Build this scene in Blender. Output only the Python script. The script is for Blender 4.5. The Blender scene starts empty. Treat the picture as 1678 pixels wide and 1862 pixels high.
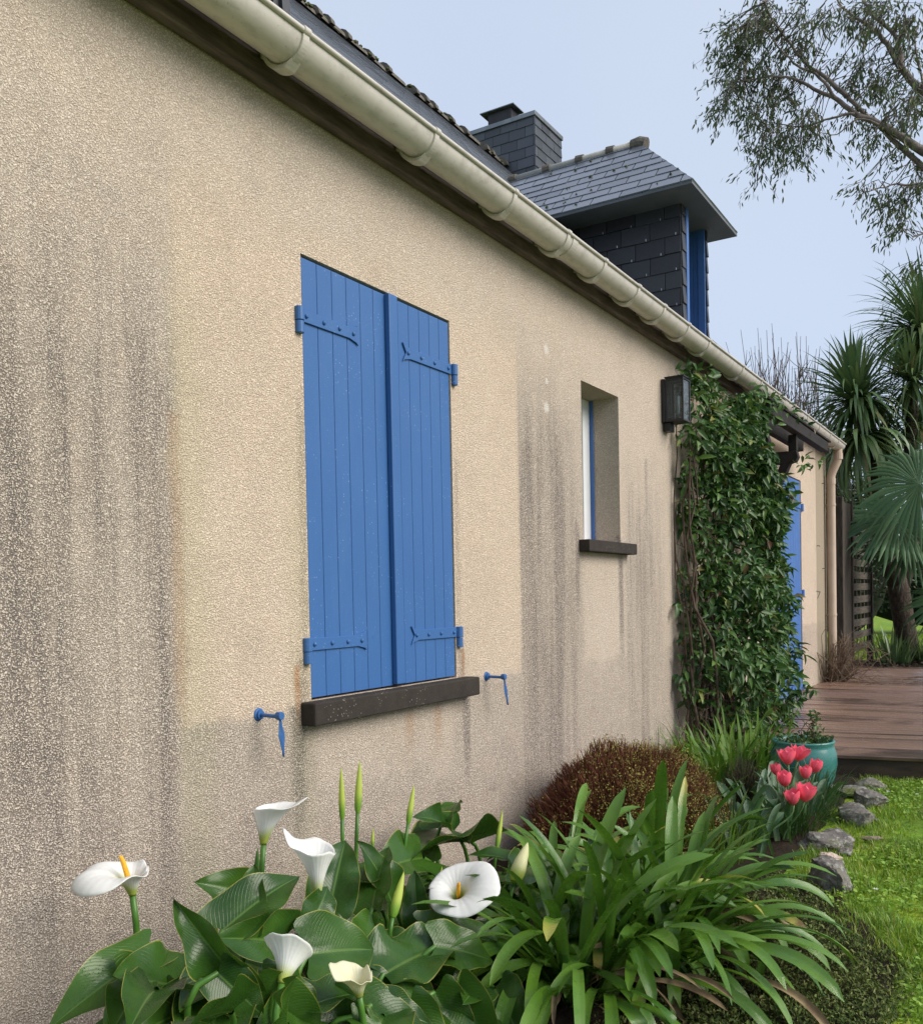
import bpy, math, random
import numpy as np
from mathutils import Vector, Matrix, noise as mnoise

C = bpy.context.scene.collection
rng = np.random.default_rng(7)
random.seed(7)
R_ = math.radians

# ---------------------------------------------------------------- camera, world, sun, exposure
# x points out of the wall into the garden, y along the wall away from the camera, z up (0 = deck top)
FPX, PPY, YAW, PITCH, ROLL = 1678.56, 1130.34, .5534, -.0256, -.0206
CAM = np.array([2.05, 0.0, 1.0473])
_cy, _sy = math.cos(YAW), math.sin(YAW)
FWD = np.array([-_sy*math.cos(PITCH), _cy*math.cos(PITCH), math.sin(PITCH)])
_rt = np.array([_cy, _sy, 0.]); _up = np.cross(_rt, FWD)
RT = math.cos(ROLL)*_rt + math.sin(ROLL)*_up
UP = -math.sin(ROLL)*_rt + math.cos(ROLL)*_up
cam_d = bpy.data.cameras.new("camera"); cam = bpy.data.objects.new("camera", cam_d); C.objects.link(cam)
m3 = Matrix((RT, UP, -FWD)).transposed()
cam.matrix_world = Matrix.Translation(CAM) @ m3.to_4x4()
cam_d.sensor_fit = 'HORIZONTAL'; cam_d.sensor_width = 36; cam_d.lens = 36*FPX/1678
cam_d.shift_y = (PPY-931)/1678
cam_d.clip_start = .05; cam_d.clip_end = 2000
scene = bpy.context.scene; scene.camera = cam

SUN_EL, SUN_AZ = R_(36), R_(80)          # azimuth measured from +y towards +x
world = bpy.data.worlds.new("World"); scene.world = world; world.use_nodes = True
wn, wl = world.node_tree.nodes, world.node_tree.links
sky = wn.new('ShaderNodeTexSky'); sky.sky_type = 'NISHITA'; sky.sun_disc = False
sky.sun_elevation = SUN_EL; sky.sun_rotation = SUN_AZ; sky.air_density = 1.0; sky.dust_density = 1.5
veil = wn.new('ShaderNodeMix'); veil.data_type = 'RGBA'; veil.inputs[0].default_value = .9
_tc = wn.new('ShaderNodeTexCoord'); _cn = wn.new('ShaderNodeTexNoise'); _cn.inputs['Scale'].default_value = 2.2; _cn.inputs['Detail'].default_value = 5; wl.new(_tc.outputs['Generated'], _cn.inputs['Vector'])
_cm = wn.new('ShaderNodeMix'); _cm.data_type = 'RGBA'; wl.new(_cn.outputs[0], _cm.inputs[0])     # overcast veil, a little thicker here and thinner there
_cm.inputs[6].default_value = (2.10, 2.50, 3.24, 1); _cm.inputs[7].default_value = (2.62, 2.92, 3.42, 1); wl.new(_cm.outputs[2], veil.inputs[7])
wl.new(sky.outputs[0], veil.inputs[6]); wl.new(veil.outputs[2], wn['Background'].inputs[0])
wn['Background'].inputs[1].default_value = .10

sun_d = bpy.data.lights.new("sun", 'SUN'); sun = bpy.data.objects.new("sun", sun_d); C.objects.link(sun)
sun_d.energy = 1.5; sun_d.angle = R_(40); sun_d.color = (1.0, .92, .82)
sdir = Vector((math.sin(SUN_AZ)*math.cos(SUN_EL), math.cos(SUN_AZ)*math.cos(SUN_EL), math.sin(SUN_EL)))
sun.rotation_euler = sdir.to_track_quat('Z', 'Y').to_euler()
vs = scene.view_settings; vs.view_transform = 'Standard'; vs.look = 'None'; vs.gamma = 1; vs.exposure = 1.40

def at(px, py, x=None, y=None, z=None):
    "point where the sight line through a photo pixel meets a world plane"
    r = (px-839)/FPX*RT - (py-PPY)/FPX*UP + FWD
    t = (x-CAM[0])/r[0] if x is not None else (y-CAM[1])/r[1] if y is not None else (z-CAM[2])/r[2]
    return CAM + t*r

# ---------------------------------------------------------------- helpers
def link_obj(name, data, parent=None):
    o = bpy.data.objects.new(name, data); C.objects.link(o)
    if parent: o.parent = parent
    return o

def tag(o, label=None, cat=None, group=None, kind=None):
    if label: o['label'] = label
    if cat: o['category'] = cat
    if group: o['group'] = group
    if kind: o['kind'] = kind
    return o

def thing(name, label, cat, group=None, loc=(0, 0, 0)):
    o = bpy.data.objects.new(name, None); C.objects.link(o); o.empty_display_size = .1
    return tag(o, label, cat, group)

def mesh_obj(name, V, F, mat, parent=None, smooth=False, uv=None):
    me = bpy.data.meshes.new(name)
    me.from_pydata([tuple(map(float, v)) for v in V], [], [tuple(f) for f in F])
    if uv is not None:
        l = me.uv_layers.new(name="UVMap"); idx = np.empty(len(me.loops), dtype=np.int32)
        me.loops.foreach_get('vertex_index', idx)
        l.data.foreach_set('uv', np.asarray(uv, dtype=np.float32)[idx].ravel())
    if smooth: me.polygons.foreach_set('use_smooth', [True]*len(me.polygons))
    me.materials.append(mat)
    return link_obj(name, me, parent)

def soup(name, P, mat, parent=None, smooth=False, uv=None, faces=None):
    """P (n,k,3): n small pieces of k vertices; faces = list of index tuples in one piece (all same length)"""
    P = np.asarray(P, dtype=np.float32); n, k, _ = P.shape
    faces = faces or [tuple(range(k))]; m = len(faces[0])
    F = (np.array(faces)[None] + (np.arange(n)*k)[:, None, None]).reshape(-1, m).astype(np.int32)
    me = bpy.data.meshes.new(name)
    me.vertices.add(n*k); me.vertices.foreach_set('co', P.ravel())
    me.loops.add(F.size); me.loops.foreach_set('vertex_index', F.ravel())
    me.polygons.add(len(F)); me.polygons.foreach_set('loop_start', np.arange(0, F.size, m, dtype=np.int32))
    me.polygons.foreach_set('use_smooth', np.full(len(F), smooth))
    if uv is not None:
        l = me.uv_layers.new(name="UVMap"); U = np.tile(np.asarray(uv, dtype=np.float32), (n, 1))
        l.data.foreach_set('uv', U[F.ravel()].ravel())
    me.update(calc_edges=True); me.validate()
    me.materials.append(mat)
    return link_obj(name, me, parent)

class MB:
    def __init__(s): s.v, s.f = [], []
    def add(s, V, F):
        b = len(s.v); s.v += [tuple(map(float, q)) for q in V]; s.f += [tuple(i+b for i in f) for f in F]; return s
    def box(s, x0, x1, y0, y1, z0, z1):
        V = [(x, y, z) for x in (x0, x1) for y in (y0, y1) for z in (z0, z1)]
        return s.add(V, [(0, 1, 3, 2), (4, 6, 7, 5), (0, 4, 5, 1), (2, 3, 7, 6), (0, 2, 6, 4), (1, 5, 7, 3)])
    def beam(s, a, b, w, h, up=(0, 0, 1)):
        a, b = Vector(a), Vector(b); d = (b-a).normalized(); sd = d.cross(Vector(up)).normalized(); u = sd.cross(d)
        V = [p + sd*w/2*i + u*h/2*j for p in (a, b) for i in (-1, 1) for j in (-1, 1)]
        return s.add(V, [(0, 1, 3, 2), (4, 6, 7, 5), (0, 4, 5, 1), (2, 3, 7, 6), (0, 2, 6, 4), (1, 5, 7, 3)])
    def tube(s, pts, rad, n=8, cap=True):
        pts = [Vector(p) for p in pts]; N = len(pts)
        if not hasattr(rad, '__len__'): rad = [rad]*N
        ref = None; V = []
        for i, p in enumerate(pts):
            d = (pts[min(i+1, N-1)]-pts[max(i-1, 0)]).normalized()
            if ref is None: ref = d.orthogonal().normalized()
            ref = (ref - d*ref.dot(d)).normalized(); b = d.cross(ref)
            V += [p + (ref*math.cos(t)+b*math.sin(t))*rad[i] for t in (2*math.pi*k/n for k in range(n))]
        F = [(i*n+k, i*n+(k+1) % n, (i+1)*n+(k+1) % n, (i+1)*n+k) for i in range(N-1) for k in range(n)]
        if cap: F += [tuple(range(n))[::-1], tuple(range((N-1)*n, N*n))]
        return s.add(V, F)
    def prism(s, prof, axis, a0, a1):
        "extrude a closed 2-D profile along y (profile x,z), x (y,z) or z (x,y)"
        n = len(prof)
        mk = {'y': lambda p, a: (p[0], a, p[1]), 'x': lambda p, a: (a, p[0], p[1]), 'z': lambda p, a: (p[0], p[1], a)}[axis]
        V = [mk(p, a0) for p in prof]+[mk(p, a1) for p in prof]
        return s.add(V, [tuple(range(n))[::-1], tuple(range(n, 2*n))]+[(i, (i+1) % n, n+(i+1) % n, n+i) for i in range(n)])
    def build(s, name, mat, parent=None, smooth=False, bevel=0, seg=1):
        o = mesh_obj(name, s.v, s.f, mat, parent, smooth)
        me = o.data
        import bmesh
        bm = bmesh.new(); bm.from_mesh(me); bmesh.ops.recalc_face_normals(bm, faces=bm.faces); bm.to_mesh(me); bm.free()
        if bevel:
            b = o.modifiers.new('bevel', 'BEVEL'); b.width = bevel; b.segments = seg; b.limit_method = 'ANGLE'; b.angle_limit = R_(40)
        return o

# ---------------------------------------------------------------- material builder
class Mat:
    def __init__(s, name):
        s.m = bpy.data.materials.new(name); s.m.use_nodes = True
        s.t = s.m.node_tree; s.b = s.t.nodes['Principled BSDF']; s._pos = None
    def node(s, typ, ins=None, **kw):
        n = s.t.nodes.new(typ)
        for k, v in kw.items(): setattr(n, k, v)
        for k, v in (ins or {}).items(): s.put(n.inputs[k], v)
        return n
    def put(s, sock, v):
        if isinstance(v, bpy.types.NodeSocket): s.t.links.new(v, sock)
        else:
            if sock.type == 'RGBA' and len(v) == 3: v = (*v, 1)
            sock.default_value = v
    @property
    def pos(s):
        if s._pos is None: s._pos = s.node('ShaderNodeTexCoord').outputs['Object']
        return s._pos
    def axis(s, k):
        if not hasattr(s, '_sep'): s._sep = s.node('ShaderNodeSeparateXYZ', {0: s.pos})
        return s._sep.outputs[k]
    def uv(s, k):
        if not hasattr(s, '_uv'): s._uv = s.node('ShaderNodeSeparateXYZ', {0: s.node('ShaderNodeTexCoord').outputs['UV']})
        return s._uv.outputs[k]
    def scaled(s, sc, vec=None): return s.node('ShaderNodeVectorMath', {0: vec or s.pos, 1: sc}, operation='MULTIPLY').outputs[0]
    def noise(s, scale, detail=2, rough=.5, vec=None, dist=0, color=False):
        n = s.node('ShaderNodeTexNoise', {'Vector': vec or s.pos, 'Scale': scale, 'Detail': detail, 'Roughness': rough, 'Distortion': dist})
        return n.outputs[1 if color else 0]
    def voro(s, scale, vec=None, feature='F1', out=0, rnd=1):
        n = s.node('ShaderNodeTexVoronoi', {'Vector': vec or s.pos, 'Scale': scale, 'Randomness': rnd}, feature=feature)
        return n.outputs[out]
    def math(s, op, a, b=0., c=0., clamp=False):
        n = s.node('ShaderNodeMath', {0: a, 1: b, 2: c}, operation=op); n.use_clamp = clamp; return n.outputs[0]
    def mul(s, a, b): return s.math('MULTIPLY', a, b)
    def add(s, a, b): return s.math('ADD', a, b)
    def inv(s, a): return s.math('SUBTRACT', 1., a)
    def mx(s, a, b): return s.math('MAXIMUM', a, b)
    def step(s, v, a, b, lo=0., hi=1.):
        "smooth step of v from a to b (a may be larger than b)"
        if a > b: a, b, lo, hi = b, a, hi, lo
        return s.node('ShaderNodeMapRange', {0: v, 1: a, 2: b, 3: lo, 4: hi}, interpolation_type='SMOOTHSTEP').outputs[0]
    def mix(s, f, a, b, blend='MIX'):
        n = s.node('ShaderNodeMix', data_type='RGBA', blend_type=blend); s.put(n.inputs[0], f); s.put(n.inputs[6], a); s.put(n.inputs[7], b)
        return n.outputs[2]
    def ramp(s, f, stops):
        n = s.node('ShaderNodeValToRGB', {0: f}); cr = n.color_ramp
        while len(cr.elements) < len(stops): cr.elements.new(.5)
        for e, (p, c) in zip(cr.elements, stops): e.position = p; e.color = (*c, 1)
        return n.outputs[0]
    def island(s): return s.node('ShaderNodeNewGeometry').outputs['Random Per Island']
    def rnd(s): return s.node('ShaderNodeObjectInfo').outputs['Random']
    def bump(s, h, strength, dist, normal=None):
        ins = {'Height': h, 'Strength': strength, 'Distance': dist}
        if normal: ins['Normal'] = normal
        return s.node('ShaderNodeBump', ins).outputs[0]
    def out(s, color, rough=.6, normal=None, spec=.5, metal=0., **kw):
        s.put(s.b.inputs['Base Color'], color); s.put(s.b.inputs['Roughness'], rough)
        s.put(s.b.inputs['Specular IOR Level'], spec); s.put(s.b.inputs['Metallic'], metal)
        if normal: s.put(s.b.inputs['Normal'], normal)
        for k, v in kw.items(): s.put(s.b.inputs[k], v)
        return s.m
    def translucent(s, color, fac):
        "let some light through a thin leaf or petal"
        tr = s.node('ShaderNodeBsdfTranslucent', {'Color': color}); mx = s.node('ShaderNodeMixShader', {0: fac, 1: s.b.outputs[0], 2: tr.outputs[0]})
        s.t.links.new(mx.outputs[0], s.t.nodes['Material Output'].inputs[0]); return s.m

# ---- render (roughcast) with its stains
def make_wall_mat(stained=True):
    m = Mat('roughcast_render'); y, z = m.axis(1), m.axis(2)
    warp = m.noise(60, 2, .6, color=True)
    v = m.node('ShaderNodeMix', {0: .012}, data_type='VECTOR') if False else None
    vec = m.node('ShaderNodeVectorMath', {0: warp, 1: (.010, .010, .010), 2: m.pos}, operation='MULTIPLY_ADD').outputs[0]
    g1 = m.node('ShaderNodeMix', {0: m.step(m.noise(1.9, 4, .6), .42, .60), 2: m.noise(265, 2, .62, vec=vec), 3: m.noise(175, 3, .66, vec=vec)}).outputs[0]; g2 = m.voro(235, vec=vec, feature='F1'); g3 = m.noise(60, 3, .55)
    lump = m.add(m.mul(g1, 1.1), m.mul(m.inv(g2), .75))
    pit = m.step(m.add(g1, m.mul(m.inv(g2), .40)), .84, .66)            # hollows: dirt sits here, and the grain's shade is painted in
    tone = m.noise(1.3, 3, .55); tone2 = m.noise(9, 3, .6)
    edge = m.mul(m.math('SUBTRACT', m.noise(7, 3, .6), .5), .10); yc_ = m.add(y, m.mul(edge, .35)); zc_ = m.add(z, m.mul(edge, .5))
    clean = m.mul(m.mul(m.step(yc_, 1.78, 1.83), m.step(yc_, 3.875, 3.84)), m.mul(m.step(zc_, .68, .71), m.step(m.add(z, m.mul(edge, 3.)), 2.42, 2.10)))
    clean = m.mx(clean, m.mul(m.step(y, 6.2, 7.5), .7))
    base = m.mix(clean, m.mix(tone, (.745, .645, .535), (.82, .725, .615)), m.mix(tone, (.84, .69, .54), (.905, .765, .62)))
    base = m.mix(m.mul(m.step(tone2, .45, .75), .26), base, (.78, .62, .47))
    # streaks that run down the wall
    st = m.noise(1, 5, .65, vec=m.scaled((1, 9, .55))); st2 = m.noise(1, 4, .6, vec=m.scaled((1, 26, 1.3)))
    streak = m.add(m.mul(m.step(st, .36, .66), .7), m.mul(m.step(st2, .4, .7), .3))
    blot = m.noise(3.1, 5, .68)
    yw = m.add(y, edge); zw = m.add(z, m.mul(edge, 4.))
    left = m.mul(m.step(yw, 1.86, 1.74), m.step(zw, 2.50, 1.45))
    left = m.mul(m.mul(left, m.add(.28, m.mul(streak, .72))), m.step(zw, .05, .62, .62, 1.))
    lowband = m.mul(m.step(m.add(z, m.mul(edge, 1.2)), .715, .665), m.add(.16, m.mul(blot, .42)))
    right = m.mul(m.mul(m.step(m.add(y, m.mul(edge, .4)), 3.835, 3.875), m.step(y, 4.75, 4.25)), m.step(zw, 2.35, 1.55))
    right = m.mul(right, m.add(.44, m.mul(streak, .66)))
    band = m.mul(m.mul(m.step(yw, 3.86, 3.92), m.step(yw, 4.12, 3.98)), m.step(zw, 2.0, 1.5)); band = m.mul(band, .72)
    far = m.mul(m.mul(m.step(yw, 5.10, 5.26), m.step(yw, 6.0, 5.6)), m.step(zw, 2.05, 1.2)); far = m.mul(far, m.add(.22, m.mul(streak, .68)))
    def drip(yc, w, z0, z1, k):
        d = m.math('ABSOLUTE', m.math('SUBTRACT', m.add(y, m.mul(edge, .3)), yc))
        return m.mul(m.mul(m.step(d, w, w*.15), m.mul(m.step(zw, z0+.02, z0-.03), m.step(zw, z1-.25, z1+.15))), k)
    dirt = left
    for d in (lowband, right, band, far, drip(2.285, .07, .72, .30, .9), drip(3.345, .06, .70, .30, .85), drip(2.335, .035, 1.75, .95, .38), drip(3.30, .03, 1.6, .95, .3), drip(2.31, .05, .86, .62, .55), drip(3.31, .05, .84, .62, .6),
              drip(4.50, .06, 1.43, .95, .85), drip(5.11, .06, 1.34, .75, .85), drip(5.55, .05, 1.9, .9, .5), drip(5.31, .04, 1.75, .8, .4)):
        dirt = m.mx(dirt, d)
    under1 = m.mul(m.mul(m.step(yw, 2.33, 2.42), m.step(yw, 3.28, 3.2)), m.step(zw, .30, .46)); under1 = m.mul(under1, m.step(z, .72, .68))
    under2 = m.mul(m.mul(m.step(yw, 4.54, 4.6), m.step(yw, 5.08, 5.02)), m.mul(m.step(zw, .5, .8), m.step(z, 1.36, 1.33)))
    dirt = m.mul(dirt, m.inv(m.mul(m.mx(under1, under2), .7)))
    soft = m.mul(m.step(blot, .5, .75), .16)
    dirt = m.math('MINIMUM', m.add(dirt, soft), 1.)
    dirtm = m.math('MINIMUM', m.mul(dirt, m.add(.20, m.mul(pit, .95))), 1.)
    col = m.mix(m.mul(pit, .52), base, (.22, .155, .11))  # darkens every hollow, adding grain contrast the soft sun doesn't give
    dcol = m.mix(m.noise(5, 3, .6), (.096, .090, .097), (.165, .132, .115))
    col = m.mix(m.mul(dirtm, .86), col, dcol)
    # green algae beside the clean panel, rust under the hinges, white repairs
    alg = m.mul(m.mul(m.step(yw, 1.76, 1.82), m.step(yw, 1.98, 1.86)), m.mul(m.step(zw, 2.3, 1.6), .16))
    alg2 = m.mul(m.mul(m.step(yw, 2.2, 2.3), m.step(yw, 2.4, 2.34)), m.mul(m.step(zw, 1.9, 1.3), .13))
    col = m.mix(m.mx(alg, alg2), col, (.30, .33, .13))
    def rust(yc, z0, z1, w):
        d = m.math('ABSOLUTE', m.math('SUBTRACT', m.add(y, m.mul(edge, .25)), yc))
        return m.mul(m.step(d, w, w*.2), m.mul(m.step(z, z0, z0-.03), m.step(z, z1-.12, z1+.1)))
    ru = m.mx(m.mx(rust(2.288, .85, .70, .022), rust(3.325, .85, .72, .016)), m.mul(m.mx(rust(2.92, .63, .50, .05), rust(3.12, .63, .48, .04)), .5))
    ru = m.mx(ru, m.mul(rust(1.80, 1.6, .75, .035), .35))
    col = m.mix(m.mul(ru, .62), col, (.42, .20, .08))
    wm = None
    for (yc, zc, r) in ((4.173, 2.276, .035), (4.162, 1.988, .035), (4.17, 2.12, .012)):
        dd = m.node('ShaderNodeVectorMath', {0: m.pos, 1: (0, yc, zc)}, operation='DISTANCE').outputs[1]
        q = m.step(m.add(dd, m.mul(edge, .5)), r, r*.35); wm = q if wm is None else m.mx(wm, q)
    col = m.mix(m.mul(wm, .75), col, (.74, .70, .64))
    # grey concrete strip at the corner of the house
    cs = m.step(y, 10.90, 10.915)
    gcol = m.mix(m.noise(30, 4, .7), (.17, .145, .10), (.31, .265, .19))
    col = m.mix(m.mul(cs, .8), col, gcol)
    h = m.add(m.add(lump, m.mul(g3, .5)), m.mul(m.noise(6, 3, .6), 1.2))
    nrm = m.bump(h, m.inv(m.mul(cs, .6)), .0055)
    return m.out(col, .93, nrm, spec=.15)
WALL = make_wall_mat()

def simple(name, c1, c2, scale=8, rough=.6, bump=0., bscale=60, spec=.4, metal=0., detail=4, stretch=None, var=0., **kw):
    m = Mat(name); vec = m.scaled(stretch) if stretch else m.pos
    n = m.noise(scale, detail, .6, vec=vec); col = m.mix(m.step(n, .3, .7), c1, c2)
    if var: col = m.mix(m.mul(m.island(), var), col, (c1[0]*.4, c1[1]*.4, c1[2]*.4))
    nm = m.bump(m.noise(bscale, 4, .65, vec=vec), .8, bump) if bump else None
    return m.out(col, rough, nm, spec, metal, **kw)

def make_blue():
    m = Mat('blue_paint'); n = m.noise(3, 4, .6); g = m.noise(1, 5, .6, vec=m.scaled((30, 60, 2.2)))
    col = m.mix(n, (.031, .108, .295), (.041, .130, .340))
    col = m.mix(m.mul(m.step(g, .5, .75), .18), col, (.038, .098, .29))
    fade = m.noise(1, 4, .6, vec=m.scaled((4, 5, 1.1))); col = m.mix(m.mul(m.step(fade, .45, .75), .18), col, (.075, .185, .38)); col = m.mix(m.mul(m.step(m.noise(19, 5, .7), .66, .73), .35), col, (.020, .060, .16))
    drops = m.mul(m.step(m.voro(58), .17, .07), m.step(m.noise(6, 2), .46, .62))    # rain drops
    dust = m.step(m.noise(420, 1), .72, .78)
    col = m.mix(m.mul(m.mx(drops, dust), .45), col, (.42, .55, .78))
    h = m.add(m.mul(g, .9), m.mul(drops, .6))
    return m.out(col, m.math('SUBTRACT', .46, m.mul(drops, .25)), m.bump(h, .5, .0015), spec=.4)
BLUE = make_blue()
BLUE_FAR = simple('blue_paint_far', (.05, .135, .37), (.06, .155, .41), 5, .5, .001, 90)

def make_slate(name, a=(.030, .034, .042), b=(.068, .075, .088), rough=.38, bmp=.5):
    m = Mat(name); r = m.island(); n = m.noise(18, 4, .6); col = m.mix(m.add(m.mul(r, .65), m.mul(n, .35)), a, b)
    lich = m.mul(m.step(m.noise(7, 5, .7), .68, .74), .55); col = m.mix(lich, col, (.16, .17, .13))
    return m.out(col, m.add(rough-.1, m.mul(n, .25)), m.bump(m.noise(70, 4, .6), bmp, .003), spec=.5)
SLATE = make_slate('slate'); SLATE_WALL = make_slate('slate_cladding', (.020, .022, .028), (.046, .050, .060), .45)
SLATE_WET = make_slate('wet_roof_slate', (.11, .125, .15), (.21, .235, .28), .17, .2)  # wet gloss; base colour also lightened for the sky's sheen

def make_gutter():
    m = Mat('grey_beige_plastic'); n = m.noise(4, 4, .6); s_ = m.noise(1, 4, .65, vec=m.scaled((40, 14, 3)))
    col = m.mix(n, (.51, .48, .43), (.58, .55, .50)); col = m.mix(m.mul(m.step(s_, .45, .72), .36), col, (.24, .22, .18))
    col = m.mix(m.mul(m.step(m.noise(90, 2), .68, .75), .4), col, (.12, .11, .09))
    return m.out(col, .42, m.bump(m.noise(200, 3), .2, .0006), spec=.45)
GUTTER = make_gutter()
PIPE = simple('beige_plastic_pipe', (.46, .36, .27), (.54, .43, .33), 4, .45, .0005, 200)
FASCIA = simple('dark_stained_board', (.085, .060, .060), (.185, .140, .138), 5, .75, .003, 40, stretch=(8, 1, 8))
SILLM = simple('dark_stone_sill', (.022, .019, .017), (.060, .050, .042), 14, .85, .008, 160, spec=.2)
_m = Mat('speckled_sill'); _n = _m.noise(16, 4, .6); _c = _m.mix(_n, (.020, .017, .015), (.062, .052, .044))
_sp = _m.mul(_m.step(_m.voro(85), .22, .12), _m.step(_m.noise(9, 2), .46, .60)); _c = _m.mix(_m.mul(_sp, .6), _c, (.42, .40, .35))
SILLM = _m.out(_c, .85, _m.bump(_m.noise(150, 4, .7), .8, .004), spec=.2)
REVEAL = WALL
WHITE = simple('white_pvc', (.70, .72, .74), (.76, .78, .80), 3, .35)
_m = Mat('window_glass'); GLASS = _m.out((.03, .04, .05), .04, None, spec=.8)
_m = Mat('lantern_glass'); LGLASS = _m.out((.45, .5, .53), .05, None, spec=.5, **{'Transmission Weight': .92, 'IOR': 1.2})
BLACK = simple('black_metal', (.012, .012, .014), (.022, .022, .026), 9, .42, .0006, 150)
ZINC = simple('zinc_sheet', (.16, .18, .20), (.24, .26, .28), 6, .4, .0008, 30, metal=.6)
SOFFIT = simple('grey_soffit', (.10, .115, .13), (.13, .145, .165), 5, .6)
RIDGE = simple('mossy_ridge_tile', (.085, .075, .065), (.15, .14, .105), 18, .8, .008, 60)
RIDGE_L = simple('pale_ridge_cap', (.30, .31, .28), (.40, .40, .36), 12, .7, .003, 90)
TIMBER = simple('black_stained_timber', (.008, .007, .007), (.020, .017, .016), 6, .85, .004, 50, stretch=(3, .6, 3))
ROOFIN = simple('roof_underlay', (.03, .03, .03), (.05, .05, .05))
HOOK = simple('steel_hook', (.5, .5, .5), (.6, .6, .6), metal=.9, rough=.3)

# ---------------------------------------------------------------- the setting: ground
def grid_mesh(name, x0, x1, y0, y1, nx, ny, zf, mat):
    X, Y = np.meshgrid(np.linspace(x0, x1, nx), np.linspace(y0, y1, ny)); V = [(x, y, zf(x, y)) for x, y in zip(X.ravel(), Y.ravel())]
    F = [(j*nx+i, j*nx+i+1, (j+1)*nx+i+1, (j+1)*nx+i) for j in range(ny-1) for i in range(nx-1)]
    return mesh_obj(name, V, F, mat, smooth=True)

def fbm(x, y, z=0., sc=1., o=3): return mnoise.fractal(Vector((x*sc, y*sc, z*sc)), 1.0, 2.0, o)

def lawn_z(x, y):
    far = max(0, min(1, (y-13)/2))
    return -.15 + .012*fbm(x, y, 0, 1.6) + .05*far if y < 60 else -.1
_m = Mat('lawn_soil'); _n = _m.noise(3.2, 5, .65); _n2 = _m.noise(26, 4, .7)
_c = _m.ramp(_n, [(.30, (.09, .17, .018)), (.48, (.17, .30, .022)), (.60, (.26, .34, .025)), (.74, (.13, .20, .025))])
_c = _m.mix(_m.step(_n2, .5, .72), _c, (.045, .07, .015))
_far = _m.math('LENGTH', 0) if False else _m.node('ShaderNodeVectorMath', {0: _m.pos, 1: (1.5, 6., 0.)}, operation='DISTANCE').outputs[1]
_c = _m.mix(_m.step(_m.axis(0), 3.2, 8.), _c, _m.mix(_n, (.11, .105, .07), (.16, .15, .10)))  # unseen side ground dulled so less green light bounces up
LAWN = _m.out(_c, .9, _m.bump(_n2, .8, .03), spec=.2)
V, F = [], []
xs = np.concatenate([[-300, -40], np.linspace(-8, 6, 57), [40, 300]]); ys = np.concatenate([[-300, -30], np.linspace(-4, 34, 120), [90, 700]])
for yy in ys:
    for xx in xs: V.append((xx, yy, lawn_z(xx, yy)))
nx = len(xs)
F = [(j*nx+i, j*nx+i+1, (j+1)*nx+i+1, (j+1)*nx+i) for j in range(len(ys)-1) for i in range(nx-1)]
tag(mesh_obj('ground', V, F, LAWN, smooth=True), 'green lawn ground running past the house', 'ground', kind='structure')

_m = Mat('bed_soil'); _n = _m.noise(14, 5, .7); _c = _m.mix(_n, (.014, .010, .007), (.050, .036, .024))
SOIL = _m.out(_c, .95, _m.bump(_m.noise(45, 5, .7), .9, .03), spec=.15)
def bed_z(x, y):
    e = 1.22 if y > 3.7 else 1.3
    k = max(0, min(1, (e-x)/.12)); return -.20 + (.075+.02*fbm(x, y, 1, 5))*k
tag(grid_mesh('flower_bed_soil', 0.001, 1.42, .3, 6.33, 40, 130, bed_z, SOIL), 'dark soil of the flower bed along the house wall', 'soil', kind='structure')
def bed2_z(x, y):
    return -.03 + .04*fbm(x, y, 2, 3) - .14*max(0, (y-15.2)/1.3) - .2*max(0, (13.75-y)/.25)
tag(grid_mesh('far_bed_soil', -2.2, 4, 13.5, 16.5, 50, 40, bed2_z, SOIL), 'dark soil bed behind the deck', 'soil', kind='structure')

# ---------------------------------------------------------------- deck
def make_deck_mat():
    m = Mat('wet_deck_boards'); y = m.axis(1); isl = m.island()
    g = m.noise(1, 5, .65, vec=m.scaled((9, 70, 30))); big = m.noise(1.1, 3, .6)
    col = m.mix(g, (.15, .085, .058), (.33, .215, .16)); col = m.mix(m.mul(m.step(isl, .35, .95), .85), col, (.036, .020, .014))
    col = m.mix(m.step(big, .42, .62), col, (.25, .155, .115))
    wet = m.noise(2.3, 4, .6)
    return m.out(col, m.add(.19, m.mul(wet, .14)), m.bump(g, .6, .003), spec=.75)
DECK = make_deck_mat()
deck = thing('wooden_deck', 'wet reddish brown grooved wooden deck beside the house end', 'deck')
mb = MB(); yb = 6.22
while yb < 13.6:
    w = .106; sh = .165
    x0, x1 = -.02, 6.
    if yb > 11.52: x0 = -2.0
    zt = rng.normal(0, .0012)
    a, b = (x0, yb+sh*(x0-.9)), (x1, yb+sh*(x1-.9))
    if yb > 8.2: a, b = (x0, yb), (x1, yb)
    prof = [a, b, (b[0], b[1]+w), (a[0], a[1]+w)]
    if yb > 7.2 and yb < 8.2:          # the skewed boards by the step die out towards the square ones
        k = (8.2-yb)/1.0*sh; prof = [(x0, yb+k*(x0-.9)), (x1, yb+k*(x1-.9)), (x1, yb+w+k*(x1-.9)), (x0, yb+w+k*(x0-.9))]
    mb.prism(prof, 'z', -.028+zt, zt); tl_ = rng.normal(0, .0042)
    for q_ in (-2, -1): mb.v[q_] = (mb.v[q_][0], mb.v[q_][1], mb.v[q_][2]+tl_)
    yb += .118
mb.build('boards', DECK, deck, bevel=.005)
EDGE = simple('brown_edge_board', (.030, .019, .012), (.065, .042, .027), 3, .6, .003, 40, stretch=(1, 6, 6))
mb = MB(); sk = lambda x: 6.235+.165*(x-.9)
mb.prism([(.0, sk(0)), (6, sk(6)), (6, sk(6)+.03), (0, sk(0)+.03)], 'z', -.17, -.030); mb.build('edge_board', EDGE, deck)

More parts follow.
